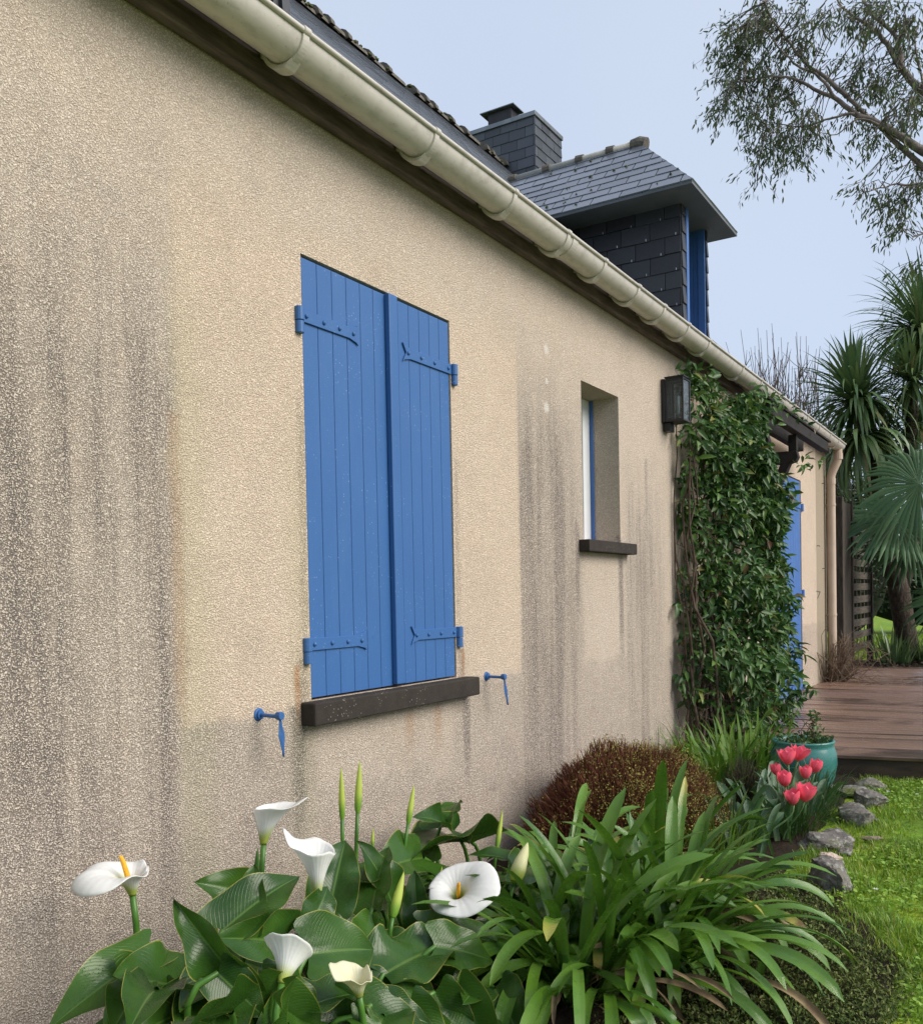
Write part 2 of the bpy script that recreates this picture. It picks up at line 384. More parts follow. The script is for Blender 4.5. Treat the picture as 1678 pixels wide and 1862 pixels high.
# ---------------------------------------------------------------- the house
house = thing('house', 'beige roughcast house with slate roof, blue shutters and long gutter', 'house')
YE, YS, ZT = 11.5, -4.0, 2.66
W1 = (2.354, 3.270, .714, 2.198); W2 = (4.584, 5.110, 1.350, 2.202); DR = (8.72, 10.12, -.02, 2.20)
HOLES = [(W1, .10), (W2, .30), (DR, .09)]
def wall_mesh():
    ys = sorted({YS, YE, 10.9, *[h[0][0] for h in HOLES], *[h[0][1] for h in HOLES]}); zs = sorted({-.3, ZT+.2, *[h[0][2] for h in HOLES], *[h[0][3] for h in HOLES]})
    mb = MB()
    for a, b in zip(ys, ys[1:]):
        for c, d in zip(zs, zs[1:]):
            if any(h[0] <= a and b <= h[1] and h[2] <= c and d <= h[3] for h, _ in HOLES): continue
            mb.add([(0, a, c), (0, b, c), (0, b, d), (0, a, d)], [(0, 1, 2, 3)])
    for (a, b, c, d), dep in HOLES:
        mb.add([(0, a, c), (0, a, d), (-dep, a, d), (-dep, a, c)], [(0, 1, 2, 3)])
        mb.add([(0, b, c), (0, b, d), (-dep, b, d), (-dep, b, c)], [(3, 2, 1, 0)])
        mb.add([(0, a, d), (0, b, d), (-dep, b, d), (-dep, a, d)], [(0, 1, 2, 3)])
        mb.add([(0, a, c), (0, b, c), (-dep, b, c), (-dep, a, c)], [(3, 2, 1, 0)])
        mb.add([(-dep, a, c), (-dep, b, c), (-dep, b, d), (-dep, a, d)], [(0, 1, 2, 3)])
    # gable end and the other walls
    mb.add([(0, YE, -.3), (-8, YE, -.3), (-8, YE, ZT), (-4, YE, 6.72), (0, YE, ZT+.2)], [(0, 1, 2, 3, 4)])
    mb.add([(0, YS, -.3), (-8, YS, -.3), (-8, YS, ZT), (-4, YS, 6.72), (0, YS, ZT+.2)], [(4, 3, 2, 1, 0)])
    mb.add([(-8, YS, -.3), (-8, YE, -.3), (-8, YE, ZT), (-8, YS, ZT)], [(0, 1, 2, 3)])
    return mb
wall_mesh().build('wall', WALL, house)

MB().box(.001, .045, YS, YE+.05, ZT-.005, 2.86).build('fascia_board', FASCIA, house, bevel=.004)

# main roof: slates laid in rows on the slope z = 2.77-(x-.1)
def clip_poly(poly, hp):
    for (a, b, c) in hp:                                  # keep a*u+b*v <= c
        out = []
        for i, p in enumerate(poly):
            q = poly[(i+1) % len(poly)]; dp, dq = a*p[0]+b*p[1]-c, a*q[0]+b*q[1]-c
            if dp <= 0: out.append(p)
            if (dp < 0 < dq) or (dq < 0 < dp):
                t = dp/(dp-dq); out.append((p[0]+t*(q[0]-p[0]), p[1]+t*(q[1]-p[1])))
        poly = out
        if len(poly) < 3: return []
    return poly
def slates(mb, O, U, Vv, hp, u0, u1, v0, v1, w, e, thick=.005, lift=.010, seed=1, g=.0024):
    "rows of slates on the plane O + u*U + v*V, row 0 lowest; hp = half planes of the outline"
    r = random.Random(seed); O, U, Vv = Vector(O), Vector(U), Vector(Vv); N = U.cross(Vv).normalized(); row = 0; v = v0
    while v < v1:
        u = u0 - w*(.5 if row % 2 else 0) - w*.13
        while u < u1:
            jb = r.uniform(-.003, .003)
            poly = clip_poly([(u+g, v+jb), (u+w-g, v+jb+r.uniform(-.002, .002)), (u+w-g, v+e), (u+g, v+e)], hp)
            if len(poly) >= 3:
                lf = lift*r.uniform(.8, 1.25)
                top = [O+U*p[0]+Vv*p[1]+N*(thick+lf*max(0, 1-(p[1]-v)/e)) for p in poly]
                bot = [O+U*p[0]+Vv*p[1]-N*.002 for p in poly]; n = len(poly)
                mb.add(top+bot, [tuple(range(n))]+[(i, n+i, n+(i+1) % n, (i+1) % n) for i in range(n)])
            u += w
        v += e; row += 1
def raw(mb, name, mat, parent): return mesh_obj(name, mb.v, mb.f, mat, parent)

s2 = math.sqrt(.5)
mb = MB()
DORM = [(6.30, 6.89), (1.72, 2.31)]
slates(mb, (.115, 0, 2.755), (0, 1, 0), (-s2, 0, s2), [], -1.2, YE+.06, 0, 5.80, .22, .105, .005, .0018, seed=3)
roof = raw(mb, 'roof', make_slate('roof_slate', (.055, .062, .074), (.15, .165, .19), .34), house)
mb = MB(); mb.add([(.10, YS, 2.75), (.10, YE+.05, 2.75), (-4, YE+.05, 6.85), (-4, YS, 6.85), (-8.1, YE+.05, 2.75), (-8.1, YS, 2.75)], [(0, 1, 2, 3), (3, 2, 4, 5)])
o = raw(mb, 'roof_deck', ROOFIN, roof)
# ridge tiles of the main roof, each lapping the next
mbt = None
def ridge_tile(yc, L):
    mb = MB(); n = 9; prof = []
    for k in range(n): t = math.pi*(k/(n-1)); prof.append((math.cos(t), math.sin(t)))
    for (ya, yb_, r0, r1) in ((yc, yc+L, .105, .09), (yc-.005, yc+.06, .128, .124)):
        V = [(-4+r0*c*1.15, ya, 6.80+r0*s_) for c, s_ in prof]+[(-4+r1*c*1.15, yb_, 6.80+r1*s_) for c, s_ in prof]
        mb.add(V, [(i, i+1, n+i+1, n+i) for i in range(n-1)]+[tuple(range(n)), tuple(range(n, 2*n))[::-1]])
    return mb
yc = 6.0
first = None
while yc < 11.4:
    if first is None: first = o = ridge_tile(0, .36).build('ridge_tile', RIDGE, roof)
    else: o = first.copy(); C.objects.link(o)
    o.location = (random.uniform(-.006, .006), yc, random.uniform(-.006, .006)); o.rotation_euler = (random.uniform(-.02, .02), 0, random.uniform(-.02, .02))
    yc += .335
# moss cushions on the ridge
MOSS = simple('moss', (.045, .060, .018), (.12, .135, .045), 40, .95, .02, 90)
mb = MB()
for k in range(40):
    yy = rng.uniform(6, 11.3); r = rng.uniform(.012, .032); a_ = rng.uniform(.1, 1.4); c = Vector((-4+.112*math.cos(a_), yy, 6.80+.10*math.sin(a_)))
    V = [c+Vector((math.cos(a)*math.cos(b), math.sin(a)*math.cos(b), math.sin(b)*.6))*r*rng.uniform(.7, 1.2) for b in (-.6, .2, 1) for a in np.linspace(0, 6.28, 7)[:-1]]
    mb.add(V, [(j*6+i, j*6+(i+1) % 6, j*6+6+(i+1) % 6, j*6+6+i) for j in range(2) for i in range(6)]+[tuple(range(12, 18))])
mb.build('moss', MOSS, roof, smooth=True)
mb = MB()
for k in range(160):            # moss and lichen crumbs along the eave
    yy = rng.uniform(2.5, 8); d = rng.uniform(.0, .5)**1.5; r = rng.uniform(.006, .018); c = Vector((.10-d, yy, 2.775+d))
    V = [c+Vector((math.cos(a)*math.cos(b), math.sin(a)*math.cos(b), math.sin(b)*.7))*r*rng.uniform(.6, 1.3) for b in (-.5, .3, 1) for a in np.linspace(0, 6.28, 6)[:-1]]
    mb.add(V, [(j*5+i, j*5+(i+1) % 5, j*5+5+(i+1) % 5, j*5+5+i) for j in range(2) for i in range(5)]+[tuple(range(10, 15))])
mb.build('eave_moss', MOSS, roof, smooth=True)

# gutter: half-round channel with rolled lip, brackets, joints
gx, gz, gr = .150, 2.735, .070
prof = [(gx+gr*math.cos(t), gz+gr*math.sin(t)) for t in np.linspace(0, -math.pi, 21)]
inner = [(gx+(gr-.004)*math.cos(t), gz+(gr-.004)*math.sin(t)) for t in np.linspace(-math.pi, 0, 21)]
mb = MB(); mb.prism(prof+inner, 'y', YS, YE+.02)
mb.tube([(gx+gr+.004, YS, gz+.004), (gx+gr+.004, YE+.02, gz+.004)], .0085, 10)
mb.prism([(gx+gr*math.cos(t), gz+gr*math.sin(t)) for t in np.linspace(0, -math.pi, 21)], 'y', YE+.012, YE+.024)
gut = mb.build('gutter', GUTTER, house, smooth=True)
em = gut.modifiers.new('edges', 'EDGE_SPLIT'); em.split_angle = R_(50)
def bracket(w):
    mb = MB(); p = [(gx+(gr+.007)*math.cos(t), gz+(gr+.007)*math.sin(t)) for t in np.linspace(.12, -math.pi-.05, 25)]
    q = [(gx+(gr-.002)*math.cos(t), gz+(gr-.002)*math.sin(t)) for t in np.linspace(-math.pi-.05, .12, 25)]
    mb.prism(p+q, 'y', -w/2, w/2)
    p2 = [(gx+(gr+.0185)*math.cos(t), gz+(gr+.0185)*math.sin(t)) for t in np.linspace(-1.5, -math.pi-.05, 14)]+[(gx+(gr+.005)*math.cos(t), gz+(gr+.005)*math.sin(t)) for t in np.linspace(-math.pi-.05, -1.1, 14)]
    mb.prism(p2, 'y', -w*.8, w*.8)
    mb.box(.0455, .07, -w*.3, w*.3, gz-.02, gz+.02)
    mb.tube([(gx+gr+.004, -w/2, gz+.005), (gx+gr+.004, w/2, gz+.005)], .0125, 10)
    return mb
first = None
for yb in (1.45, 2.147, 2.857, 3.456, 3.979, 4.416, 4.885, 5.305, 5.755, 6.199, 7.05, 7.6, 8.2, 8.8, 9.4, 10.0, 10.6, 11.1):
    if first is None: first = o = bracket(.028).build('gutter_bracket', GUTTER, gut); o.modifiers.new('b', 'BEVEL').width = .002
    else: o = first.copy(); C.objects.link(o)
    o.location = (0, yb, 0)
mb = MB()
for yb in (4.03, 8.0): mb.prism([(gx+(gr+.004)*math.cos(t), gz+(gr+.004)*math.sin(t)) for t in np.linspace(.05, -math.pi, 21)]+[(gx+(gr-.001)*math.cos(t), gz+(gr-.001)*math.sin(t)) for t in np.linspace(-math.pi, .05, 21)], 'y', yb, yb+.055)
mb.build('gutter_joint', GUTTER, gut)

# downpipe with its swan neck
dp = MB(); py_ = 11.44
pts = [(.150, py_, 2.70), (.150, py_, 2.60), (.140, py_, 2.54), (.085, py_, 2.42), (.070, py_, 2.36), (.070, py_, 2.0), (.070, py_, 1.0), (.070, py_, -.02)]
dp.tube(pts, [.048]*8, 16)
pipe = dp.build('downpipe', PIPE, house, smooth=True); pipe.modifiers.new('e', 'EDGE_SPLIT').split_angle = R_(60)
for (za, zb) in ((2.56, 2.63), (2.28, 2.35)):
    MB().tube([(.150 if za > 2.5 else .070, py_, za), (.150 if za > 2.5 else .070, py_, zb)], .053, 16).build('collar', PIPE, pipe, smooth=False)
for z_ in (2.03, .75):
    MB().tube([(.070, py_, z_), (.070, py_, z_+.025)], .0525, 16).box(.001, .03, py_-.01, py_+.01, z_, z_+.02).build('pipe_clip', PIPE, pipe)

# ---- window with closed blue shutters
def boards(mb, y0, y1, z0, z1, n, xf, xb, gap=.0020):
    w = (y1-y0)/n
    for i in range(n): mb.box(xb, xf, y0+i*w+gap/2, y0+(i+1)*w-gap/2, z0, z1)
    mb.box(xb-.006, xb+.012, y0+.002, y1-.002, z0+.002, z1-.002)
XF = -.004
ym = (W1[0]+W1[1])/2+.02
def shutter(y0, y1, n):
    mb = MB(); boards(mb, y0, y1, W1[2]+.008, W1[3]-.010, n, XF, -.030); return mb.build('shutter', BLUE, house, bevel=.0013, seg=1)
shL = shutter(W1[0]+.005, ym-.002, 6); shR = shutter(ym+.002, W1[1]-.005, 6)
MB().box(XF+.001, XF+.024, ym-.012, ym+.042, W1[2]+.012, W1[3]-.008).build('cover_strip', BLUE, shR, bevel=.004, seg=2)
def strap(y_edge, y_tip, z, parent):
    s_ = 1 if y_tip > y_edge else -1; mb = MB(); h = .021
    prof = [(y_edge-s_*.012, z-h), (y_tip-s_*.05, z-h*.95), (y_tip-s_*.012, z-h*1.35), (y_tip, z-h*1.75), (y_tip-s_*.012, z-h*.8), (y_tip-s_*.024, z),
            (y_tip-s_*.012, z+h*.8), (y_tip, z+h*1.75), (y_tip-s_*.012, z+h*1.35), (y_tip-s_*.05, z+h*.95), (y_edge-s_*.012, z+h)]
    mb.prism(prof if s_ > 0 else prof[::-1], 'x', XF+.0005, XF+.0075)
    for t in (.06, .36, .64, .90):                         # round-headed bolts
        yb_ = y_edge+(y_tip-y_edge)*t; c = Vector((XF+.0075, yb_, z)); V = []
        for (rr, hh) in ((.0085, 0), (.007, .005), (.0035, .0075)): V += [c+Vector((hh, rr*math.cos(a), rr*math.sin(a))) for a in np.linspace(0, 6.283, 9)[:-1]]
        mb.add(V, [(j*8+i, j*8+(i+1) % 8, j*8+8+(i+1) % 8, j*8+8+i) for j in range(2) for i in range(8)]+[tuple(range(16, 24))])
    o = mb.build('strap_hinge', BLUE, parent, bevel=.0012)
    yk = y_edge-s_*.020
    kn = MB(); kn.tube([(XF+.010, yk, z-.0225), (XF+.010, yk, z+.0225)], .0165, 14)
    kn.tube([(XF+.010, yk, z-.064), (XF+.010, yk, z-.0245)], .0155, 14); kn.box(-.05, XF+.012, yk-.006, yk+.006, z-.060, z-.03)
    kn.build('hinge_knuckle', BLUE, parent, bevel=.0015)
strap(W1[0], 2.652, 1.984 + .010, shL); strap(W1[0], 2.660, .902, shL)
strap(W1[1], 2.928, 1.998, shR); strap(W1[1], 2.945, .905, shR)
MB().box(-.08, .062, 2.301, 3.358, .636, .7125).build('window_sill', SILLM, house, bevel=.006, seg=2)
# shutter holdbacks
def holdback(y, z, s_):
    mb = MB(); mb.tube([(-.02, y, z), (.010, y, z), (.012, y, z)], [.008, .008, .016], 10); mb.tube([(.0, y, z), (.006, y, z)], [.022, .018], 12)
    mb.tube([(.006, y, z), (.085, y, z-.003)], .0062, 10); mb.tube([(.078, y, z), (.098, y, z)], [.0125, .0125], 12); mb.tube([(.088, y, z+.012), (.088, y, z-.006)], .010, 10)
    # pointed tongue hanging down
    V = []; prof = [(.000, .006), (.02, .008), (.05, .015), (.078, .010), (.118, .001)]
    tilt = .10*s_
    for d, w in prof: V += [(.090, y-w+tilt*d, z-d-.01), (.095, y+tilt*d, z-d-.01), (.090, y+w+tilt*d, z-d-.01), (.085, y+tilt*d, z-d-.01)]
    mb.add(V, [(j*4+i, j*4+(i+1) % 4, j*4+4+(i+1) % 4, j*4+4+i) for j in range(4) for i in range(4)]+[(0, 1, 2, 3), (16, 17, 18, 19)])
    return mb.build('shutter_holdback', BLUE, house, smooth=False, bevel=.0012)
holdback(2.104, .697, 1); holdback(3.517, .699, 2.5)

# ---- narrow window
a, b, c, d = W2
win = MB().box(-.258, -.212, a, a+.045, c, d).box(-.258, -.182, b-.10, b, c, d).box(-.258, -.212, a+.045, b-.10, d-.05, d).box(-.258, -.212, a+.045, b-.10, c, c+.055).build('window', WHITE, house, bevel=.004)
MB().box(-.240, -.232, a+.046, b-.101, c+.056, d-.051).build('pane', GLASS, win)
MB().box(-.179, -.158, b-.010, b-.002, c+.002, d-.004).build('blue_trim', BLUE_FAR, win, bevel=.002)
MB().box(-.205, -.175, a+.02, a+.06, c+.001, c+.03).build('window_stop', WHITE, win)
MB().box(-.20, .062, 4.524, 5.218, 1.282, 1.3455).build('window_sill', SILLM, house, bevel=.005, seg=2)

# ---- blue plank door (shutters) further along
door = MB(); boards(door, DR[0]+.005, DR[1]-.005, -.005, DR[3]-.008, 12, -.008, -.035)
door = door.build('door', BLUE_FAR, house, bevel=.002)
for z_ in (1.93, 1.03, .06):
    MB().box(-.006, .002, 9.62, 10.12, z_-.022, z_+.022).tube([(.006, 10.145, z_-.05), (.006, 10.145, z_+.03)], .018, 10).box(-.006, .008, 10.12, 10.15, z_-.02, z_+.02).build('strap_hinge', BLUE_FAR, door)
IRON = BLACK
for (y_, z_) in ((11.27, 2.28), (11.25, 1.30), (10.93, 1.55)):
    MB().tube([(-.02, y_, z_), (.03, y_, z_), (.035, y_, z_-.012)], .004, 6).build('wall_hook', IRON, house)
MB().tube([at(1484, 1075, x=.004), at(1491, 1076, x=.004), at(1486.5, 1088, x=.004)], .0035, 5).build('wire_mark', IRON, house)

# ---- dormer, built once and copied for the one by the frame edge
def make_dormer(y0, y1, blue=True):
    ycn, zs, ze = (y0+y1)/2, 3.76, 3.745; ov = .245; xf = .17; xr = -.40; zr = 4.375
    ea, eb = y0-.274, y1+.225; xb = -.90
    root = thing_part('dormer')
    body = MB()                                            # cheeks and front posts
    pr = [(-.0, 2.80), (-.0, zs), (xb-.2, zs)]
    for (ya, yb_) in ((y0, y0+.05), (y1-.05, y1)):
        body.add([(x, y, z) for y in (ya, yb_) for x, z in ((-.004, 2.82), (-.004, zs), (-1.05, zs+.05))], [(0, 1, 2), (5, 4, 3), (0, 3, 4, 1), (1, 4, 5, 2), (2, 5, 3, 0)])
    body.box(-.80, -.76, y0+.05, y1-.05, 2.75, zs)
    b = body.build('dormer_body', SLATE_WALL, root)
    mb = MB()                                              # slate cladding: near cheek, front strips
    hp = [(1, -1, -2.85+0.0), (0, 1, zs-.004)]
    slates(mb, (0, y0-.001, 0), (1, 0, 0), (0, 0, 1), [(-1, -1, -2.86), (0, 1, zs-.004), (1, 0, .001)], -1.05, .0, 2.80, zs, .215, .121, .006, .007, seed=5)
    slates(mb, (0, y1+.001, 0), (-1, 0, 0), (0, 0, 1), [(1, -1, -2.86), (0, 1, zs-.004), (-1, 0, .001)], -.0, 1.05, 2.80, zs, .215, .121, .006, .007, seed=6)
    slates(mb, (.001, 0, 0), (0, 1, 0), (0, 0, 1), [(-1, 0, -y0), (1, 0, y0+.075), (0, 1, zs-.004)], y0, y0+.08, 2.70, zs, .2, .121, .006, .009, seed=7)
    slates(mb, (.001, 0, 0), (0, 1, 0), (0, 0, 1), [(-1, 0, -(y1-.03)), (1, 0, y1+.006), (0, 1, zs-.004)], y1-.03, y1+.01, 2.70, zs, .2, .121, .006, .009, seed=8)
    raw(mb, 'slate_cladding', SLATE_WALL, root)
    hk = MB()
    for r in range(9):
        for q in range(7):
            x = -.03-.1075*(r % 2)-.215*q; z = 2.80+.121*r+.004
            if z < zs-.02 and -x < z-2.84: hk.box(x-.0022, x+.0022, y0-.018, y0-.004, z-.004, z+.012)
    hk.build('slate_hooks', HOOK, root)
    fr = MB().box(-.05, .018, y0+.078, y0+.125, 2.78, zs-.01); fr.build('frame', BLUE_FAR, root, bevel=.003)
    ip = MB(); n = 14                                      # boarded inner side of the far cheek
    for i in range(n): w = .60/n; ip.box(-.60+i*w+.0015, -.60+(i+1)*w-.0015, y1-.052, y1-.036, 2.78, zs-.012)
    ip.box(-.60, -.0, y1-.036, y1-.030, 2.78, zs-.012)
    ip.build('inner_boarding', BLUE_FAR if blue else SLATE_WALL, root, bevel=.0012)
    MB().box(-.045, .004, y1-.060, y1-.053, 2.78, zs-.012).build('edge_trim', BLUE_FAR if blue else SLATE_WALL, root)
    MB().tube([(-.18, y1-.055, 3.18), (-.18, y1-.085, 3.18), (-.10, y1-.085, 3.18)], .006, 6).build('handle', IRON, root)
    # soffit and hipped roof
    sf = MB(); sf.prism([(xf, ea), (xf, eb), (xb, eb), (xb, ea)], 'z', ze-.010, ze+.008); sf.build('soffit', SOFFIT, root)
    def face(pts, w, e, seed, mbx):
        "lay slates on a planar polygon whose first edge is the eave"
        P = [Vector(p) for p in pts]; U = (P[1]-P[0]).normalized(); N = U.cross(P[2]-P[0]).normalized(); Vv = N.cross(U); O = P[0]
        q = [((p-O).dot(U), (p-O).dot(Vv)) for p in P]; hp = []
        for i in range(len(q)):
            a_, b_ = q[i], q[(i+1) % len(q)]; nx_, ny_ = b_[1]-a_[1], -(b_[0]-a_[0]); hp.append((nx_, ny_, nx_*a_[0]+ny_*a_[1]))
        slates(mbx, O, U, Vv, hp, min(p[0] for p in q), max(p[0] for p in q), 0, max(p[1] for p in q), w, e, .004, .005, seed, .0045)
        mbx.add([p-N*.004 for p in P], [tuple(range(len(P)))])
    e = ze+.012; xk = -1.60
    mb = MB()
    face([(xb-.02, ea, e), (xf, ea, e), (xr, ycn, zr), (xk, ycn, zr)], .215, .098, 11, mb)
    face([(xf, ea, e), (xf, eb, e), (xr, ycn, zr)], .215, .098, 12, mb)
    face([(xf, eb, e), (xb-.02, eb, e), (xk, ycn, zr), (xr, ycn, zr)], .215, .098, 13, mb)
    rf = raw(mb, 'dormer_roof', SLATE_WET, root)
    mb = MB(); mb.tube([(xr+.03, ycn, zr-.005), (xk, ycn, zr-.005)], .032, 12); mb.build('ridge_cap', RIDGE_L, root, smooth=True)
    for k, x in enumerate((-1.45, -1.15, -.87, -.62)):
        MB().tube([(x-.03, ycn, zr-.004), (x+.03, ycn, zr-.004)], [.045, .041], 12).build('ridge_collar', RIDGE, root)
    mb = MB(); mb.tube([(xr-.055, ycn, zr-.012), (xr+.01, ycn, zr-.012), (xr+.055, ycn, zr-.028)], [.050, .058, .054], 14); mb.build('ridge_end', RIDGE, root)
    mb = MB()
    for k in range(46):                                    # moss in the slate joints
        t, v = rng.uniform(-1.1, .05), rng.uniform(0, 1); yy = ea+(ycn-ea)*v; z = e+(zr-e)*v
        if abs(math.sin(v*31)) < .8 or t > xf-(xf-xr)*v: continue
        c = Vector((t, yy, z+.012)); r = rng.uniform(.006, .016)
        V = [c+Vector((math.cos(a)*math.cos(b), math.sin(a)*math.cos(b), math.sin(b)))*r*rng.uniform(.6, 1.3) for b in (-.5, .3, 1) for a in np.linspace(0, 6.28, 6)[:-1]]
        mb.add(V, [(j*5+i, j*5+(i+1) % 5, j*5+5+(i+1) % 5, j*5+5+i) for j in range(2) for i in range(5)]+[tuple(range(10, 15))])
    mb.build('roof_moss', MOSS, root, smooth=True)
    return root
def thing_part(name):
    o = bpy.data.objects.new(name, None); C.objects.link(o); o.parent = house; return o
make_dormer(6.30, 6.89)
make_dormer(1.72, 2.31, False)

# ---- slate-clad chimney
ch = thing_part('chimney')
cx0, cx1, cy0, cy1, cz = -4.68, -3.46, 11.0, 11.83, 7.415
MB().box(cx0+.02, cx1-.02, cy0+.02, cy1-.02, -.2, cz).build('shaft', ROOFIN, ch)
mb = MB()
slates(mb, (0, cy0+.018, 0), (1, 0, 0), (0, 0, 1), [(-1, 0, -cx0), (1, 0, cx1), (0, 1, cz-.06)], cx0, cx1, 5.9, cz, .245, .135, .006, .008, seed=21)
slates(mb, (cx1-.018, 0, 0), (0, 1, 0), (0, 0, 1), [(-1, 0, -cy0), (1, 0, cy1), (0, 1, cz-.06)], cy0, cy1, 5.9, cz, .245, .135, .006, .010, seed=22)
raw(mb, 'slate_cladding', make_slate('chimney_slate', (.028, .034, .044), (.080, .092, .112), .4), ch)
MB().box(cx0-.012, cx1+.012, cy0-.012, cy1+.012, cz-.058, cz).build('flashing', ZINC, ch, bevel=.003)
zc = cz+.15; q0, q1, q2 = at(933, 187, z=zc), at(870, 206, z=zc), at(953, 205, z=zc)
px0, px1, py0, py1 = q1[0], q0[0], q0[1], q2[1]
MB().box(px0+.10, px1-.06, py0+.05, py1-.05, cz, zc-.001).build('flue', BLACK, ch)
cap = MB().box(px0, px1, py0, py1, zc, zc+.012)
cap.build('cowl', ZINC, ch)

# ---------------------------------------------------------------- wall lantern
lan = thing('wall_lantern', 'black metal box lantern with clear glass panes on the wall beside the climber', 'lantern')
ly0, ly1, lz0, lz1, lx0, lx1 = 5.845, 5.99, 2.165, 2.445, .03, .150
MB().box(.002, .024, ly0-.0, ly1+.03, lz0-.0, lz1).box(.002, .05, ly0+.03, ly1-.03, lz0-.055, lz0-.001).build('back_plate', BLACK, lan, bevel=.002)
fr = MB(); t = .012
for y in (ly0, ly1-t):
    for x in (lx0, lx1-t): fr.box(x, x+t, y, y+t, lz0, lz1)
    for z in (lz0, lz1-t): fr.box(lx0+t, lx1-t, y, y+t, z, z+t)
for x in (lx0, lx1-t):
    for z in (lz0, lz1-t): fr.box(x, x+t, ly0+t, ly1-t, z, z+t)
fr.box(lx0-.004, lx1+.006, ly0-.006, ly1+.006, lz1+.001, lz1+.010); fr.box(lx0+t, lx1-t, ly0+t, ly1-t, lz0+.001, lz0+.006)
fr.build('frame', BLACK, lan, bevel=.001)
gp = MB()
gp.box(lx0+t, lx1-t, ly0+.004, ly0+.007, lz0+t, lz1-t).box(lx1-.008, lx1-.005, ly0+t, ly1-t, lz0+t, lz1-t).box(lx0+t, lx1-t, ly1-.007, ly1-.004, lz0+t, lz1-t)
gp.build('glass_pane', LGLASS, lan)
MB().tube([(.09, (ly0+ly1)/2, lz0+.007), (.09, (ly0+ly1)/2, lz0+.05)], .014, 10).build('lamp_holder', BLACK, lan)
MB().tube([(.09, (ly0+ly1)/2, lz0+.05), (.09, (ly0+ly1)/2, lz0+.17)], [.012, .012], 12).build('bulb', WHITE, lan, smooth=True)

# ---------------------------------------------------------------- timber porch frame over the door
por = thing('porch_frame', 'black stained timber porch frame with braces over the blue door', 'porch frame')
MB().beam((.31, 7.30, 2.465), (.31, 9.72, 2.465), .075, .095).beam((.31, 7.25, 2.527), (.31, 9.80, 2.527), .10, .020).build('front_beam', TIMBER, por, bevel=.004)
MB().beam((.12, 7.2, 2.47), (.12, 9.55, 2.47), .055, .10).build('rear_beam', TIMBER, por, bevel=.004)
for yb in (7.42, 8.47):
    arm = MB(); y0 = yb-.045
    arm.prism([(.001, 2.17), (.26, 2.17), (.305, 2.185), (.325, 2.22), (.31, 2.275), (.001, 2.275)], 'y', yb-.045, yb+.045)
    arm.build('bracket_arm', TIMBER, por, bevel=.004)
    MB().beam((.01, yb, 1.72), (.23, yb, 2.20), .075, .085, (0, 1, 0)).build('brace', TIMBER, por, bevel=.004)
    MB().box(.001, .075, yb-.042, yb+.042, 1.55, 2.168).box(.24, .31, yb-.035, yb+.035, 2.276, 2.416).build('wall_post', TIMBER, por, bevel=.004)

# ---------------------------------------------------------------- leaf tools
def unit(v): return v/np.maximum(np.linalg.norm(v, axis=-1, keepdims=True), 1e-9)
def rand_dirs(n): return unit(rng.normal(size=(n, 3)))
def leaf_pieces(P, D, Nrm, L, W, fold=.25, curl=.15):
    "n pointed leaves of 8 points: base, two pairs with midrib, tip; D along, Nrm facing"
    n = len(P); D = unit(D); S = unit(np.cross(D, Nrm)); N = np.cross(S, D); L = np.broadcast_to(L, n)[:, None]; W = np.broadcast_to(W, n)[:, None]
    def pt(a, b, c): return P + D*L*a + S*W*b + N*(W*c*fold - L*curl*a*a)
    return np.stack([pt(0, 0, 0), pt(.32, -.5, 1), pt(.32, 0, 0), pt(.32, .5, 1), pt(.68, -.42, 1), pt(.68, 0, 0), pt(.68, .42, 1), pt(1, 0, 0)], 1)
LF3 = [(0, 2, 1), (0, 3, 2), (4, 5, 7), (5, 6, 7), (1, 2, 5), (1, 5, 4), (2, 3, 6), (2, 6, 5)]
LUV = [(.5, 0), (0, .32), (.5, .32), (1, .32), (.05, .68), (.5, .68), (.95, .68), (.5, 1)]
def leaf_mat(name, stops, rough=.35, rib=(.20, .30, .10), trans=.25, spec=.5, ribw=.06):
    m = Mat(name); r = m.island(); col = m.ramp(r, stops); n = m.noise(30, 3, .6)
    col = m.mix(m.mul(m.step(n, .4, .7), .25), col, (.02, .04, .012)); col = m.mix(m.step(m.noise(2.6, 3), .35, .7, .0, .38), col, (stops[-1][1][0]*.55, stops[-1][1][1]*.6, stops[-1][1][2]*.4) if len(stops) < 5 else (.075, .16, .03))
    if rib: d = m.math('ABSOLUTE', m.math('SUBTRACT', m.uv(0), .5)); col = m.mix(m.mul(m.step(d, ribw, ribw*.3), .35), col, rib)
    m.out(col, rough, None, spec)
    return m.translucent(col, trans) if trans else m.m

# ---------------------------------------------------------------- climber on the wall
VINE = leaf_mat('climber_leaf', [(0, (.018, .060, .014)), (.45, (.036, .100, .022)), (.8, (.075, .165, .032)), (.955, (.12, .21, .035)), (.975, (.24, .24, .05)), (1, (.10, .03, .025))], .42, (.13, .22, .08), .2, .35)
STEM = simple('brown_stem', (.040, .026, .018), (.11, .078, .055), 20, .85, .003, 120)
vine = thing('climbing_shrub', 'glossy dark green evergreen climber covering the wall beside the door', 'climber')
def vine_depth(y, z):
    d = np.interp(z, [-.2, .3, 1.0, 1.5, 2.0, 2.3, 2.48, 2.58], [.42, .46, .45, .39, .32, .26, .15, .03])
    e = np.interp(y, [5.98, 6.15, 6.5, 7.15, 7.45, 7.72, 7.95], [.0, .55, .92, 1., .80, .30, .0])
    return d*e
n = 46000
y = rng.uniform(5.98, 8.5, n); z = rng.uniform(-.15, 2.58, n); u = rng.random(n)
lump = np.array([fbm(a, b, 0, 2.6, 3) for a, b in zip(y, z)])
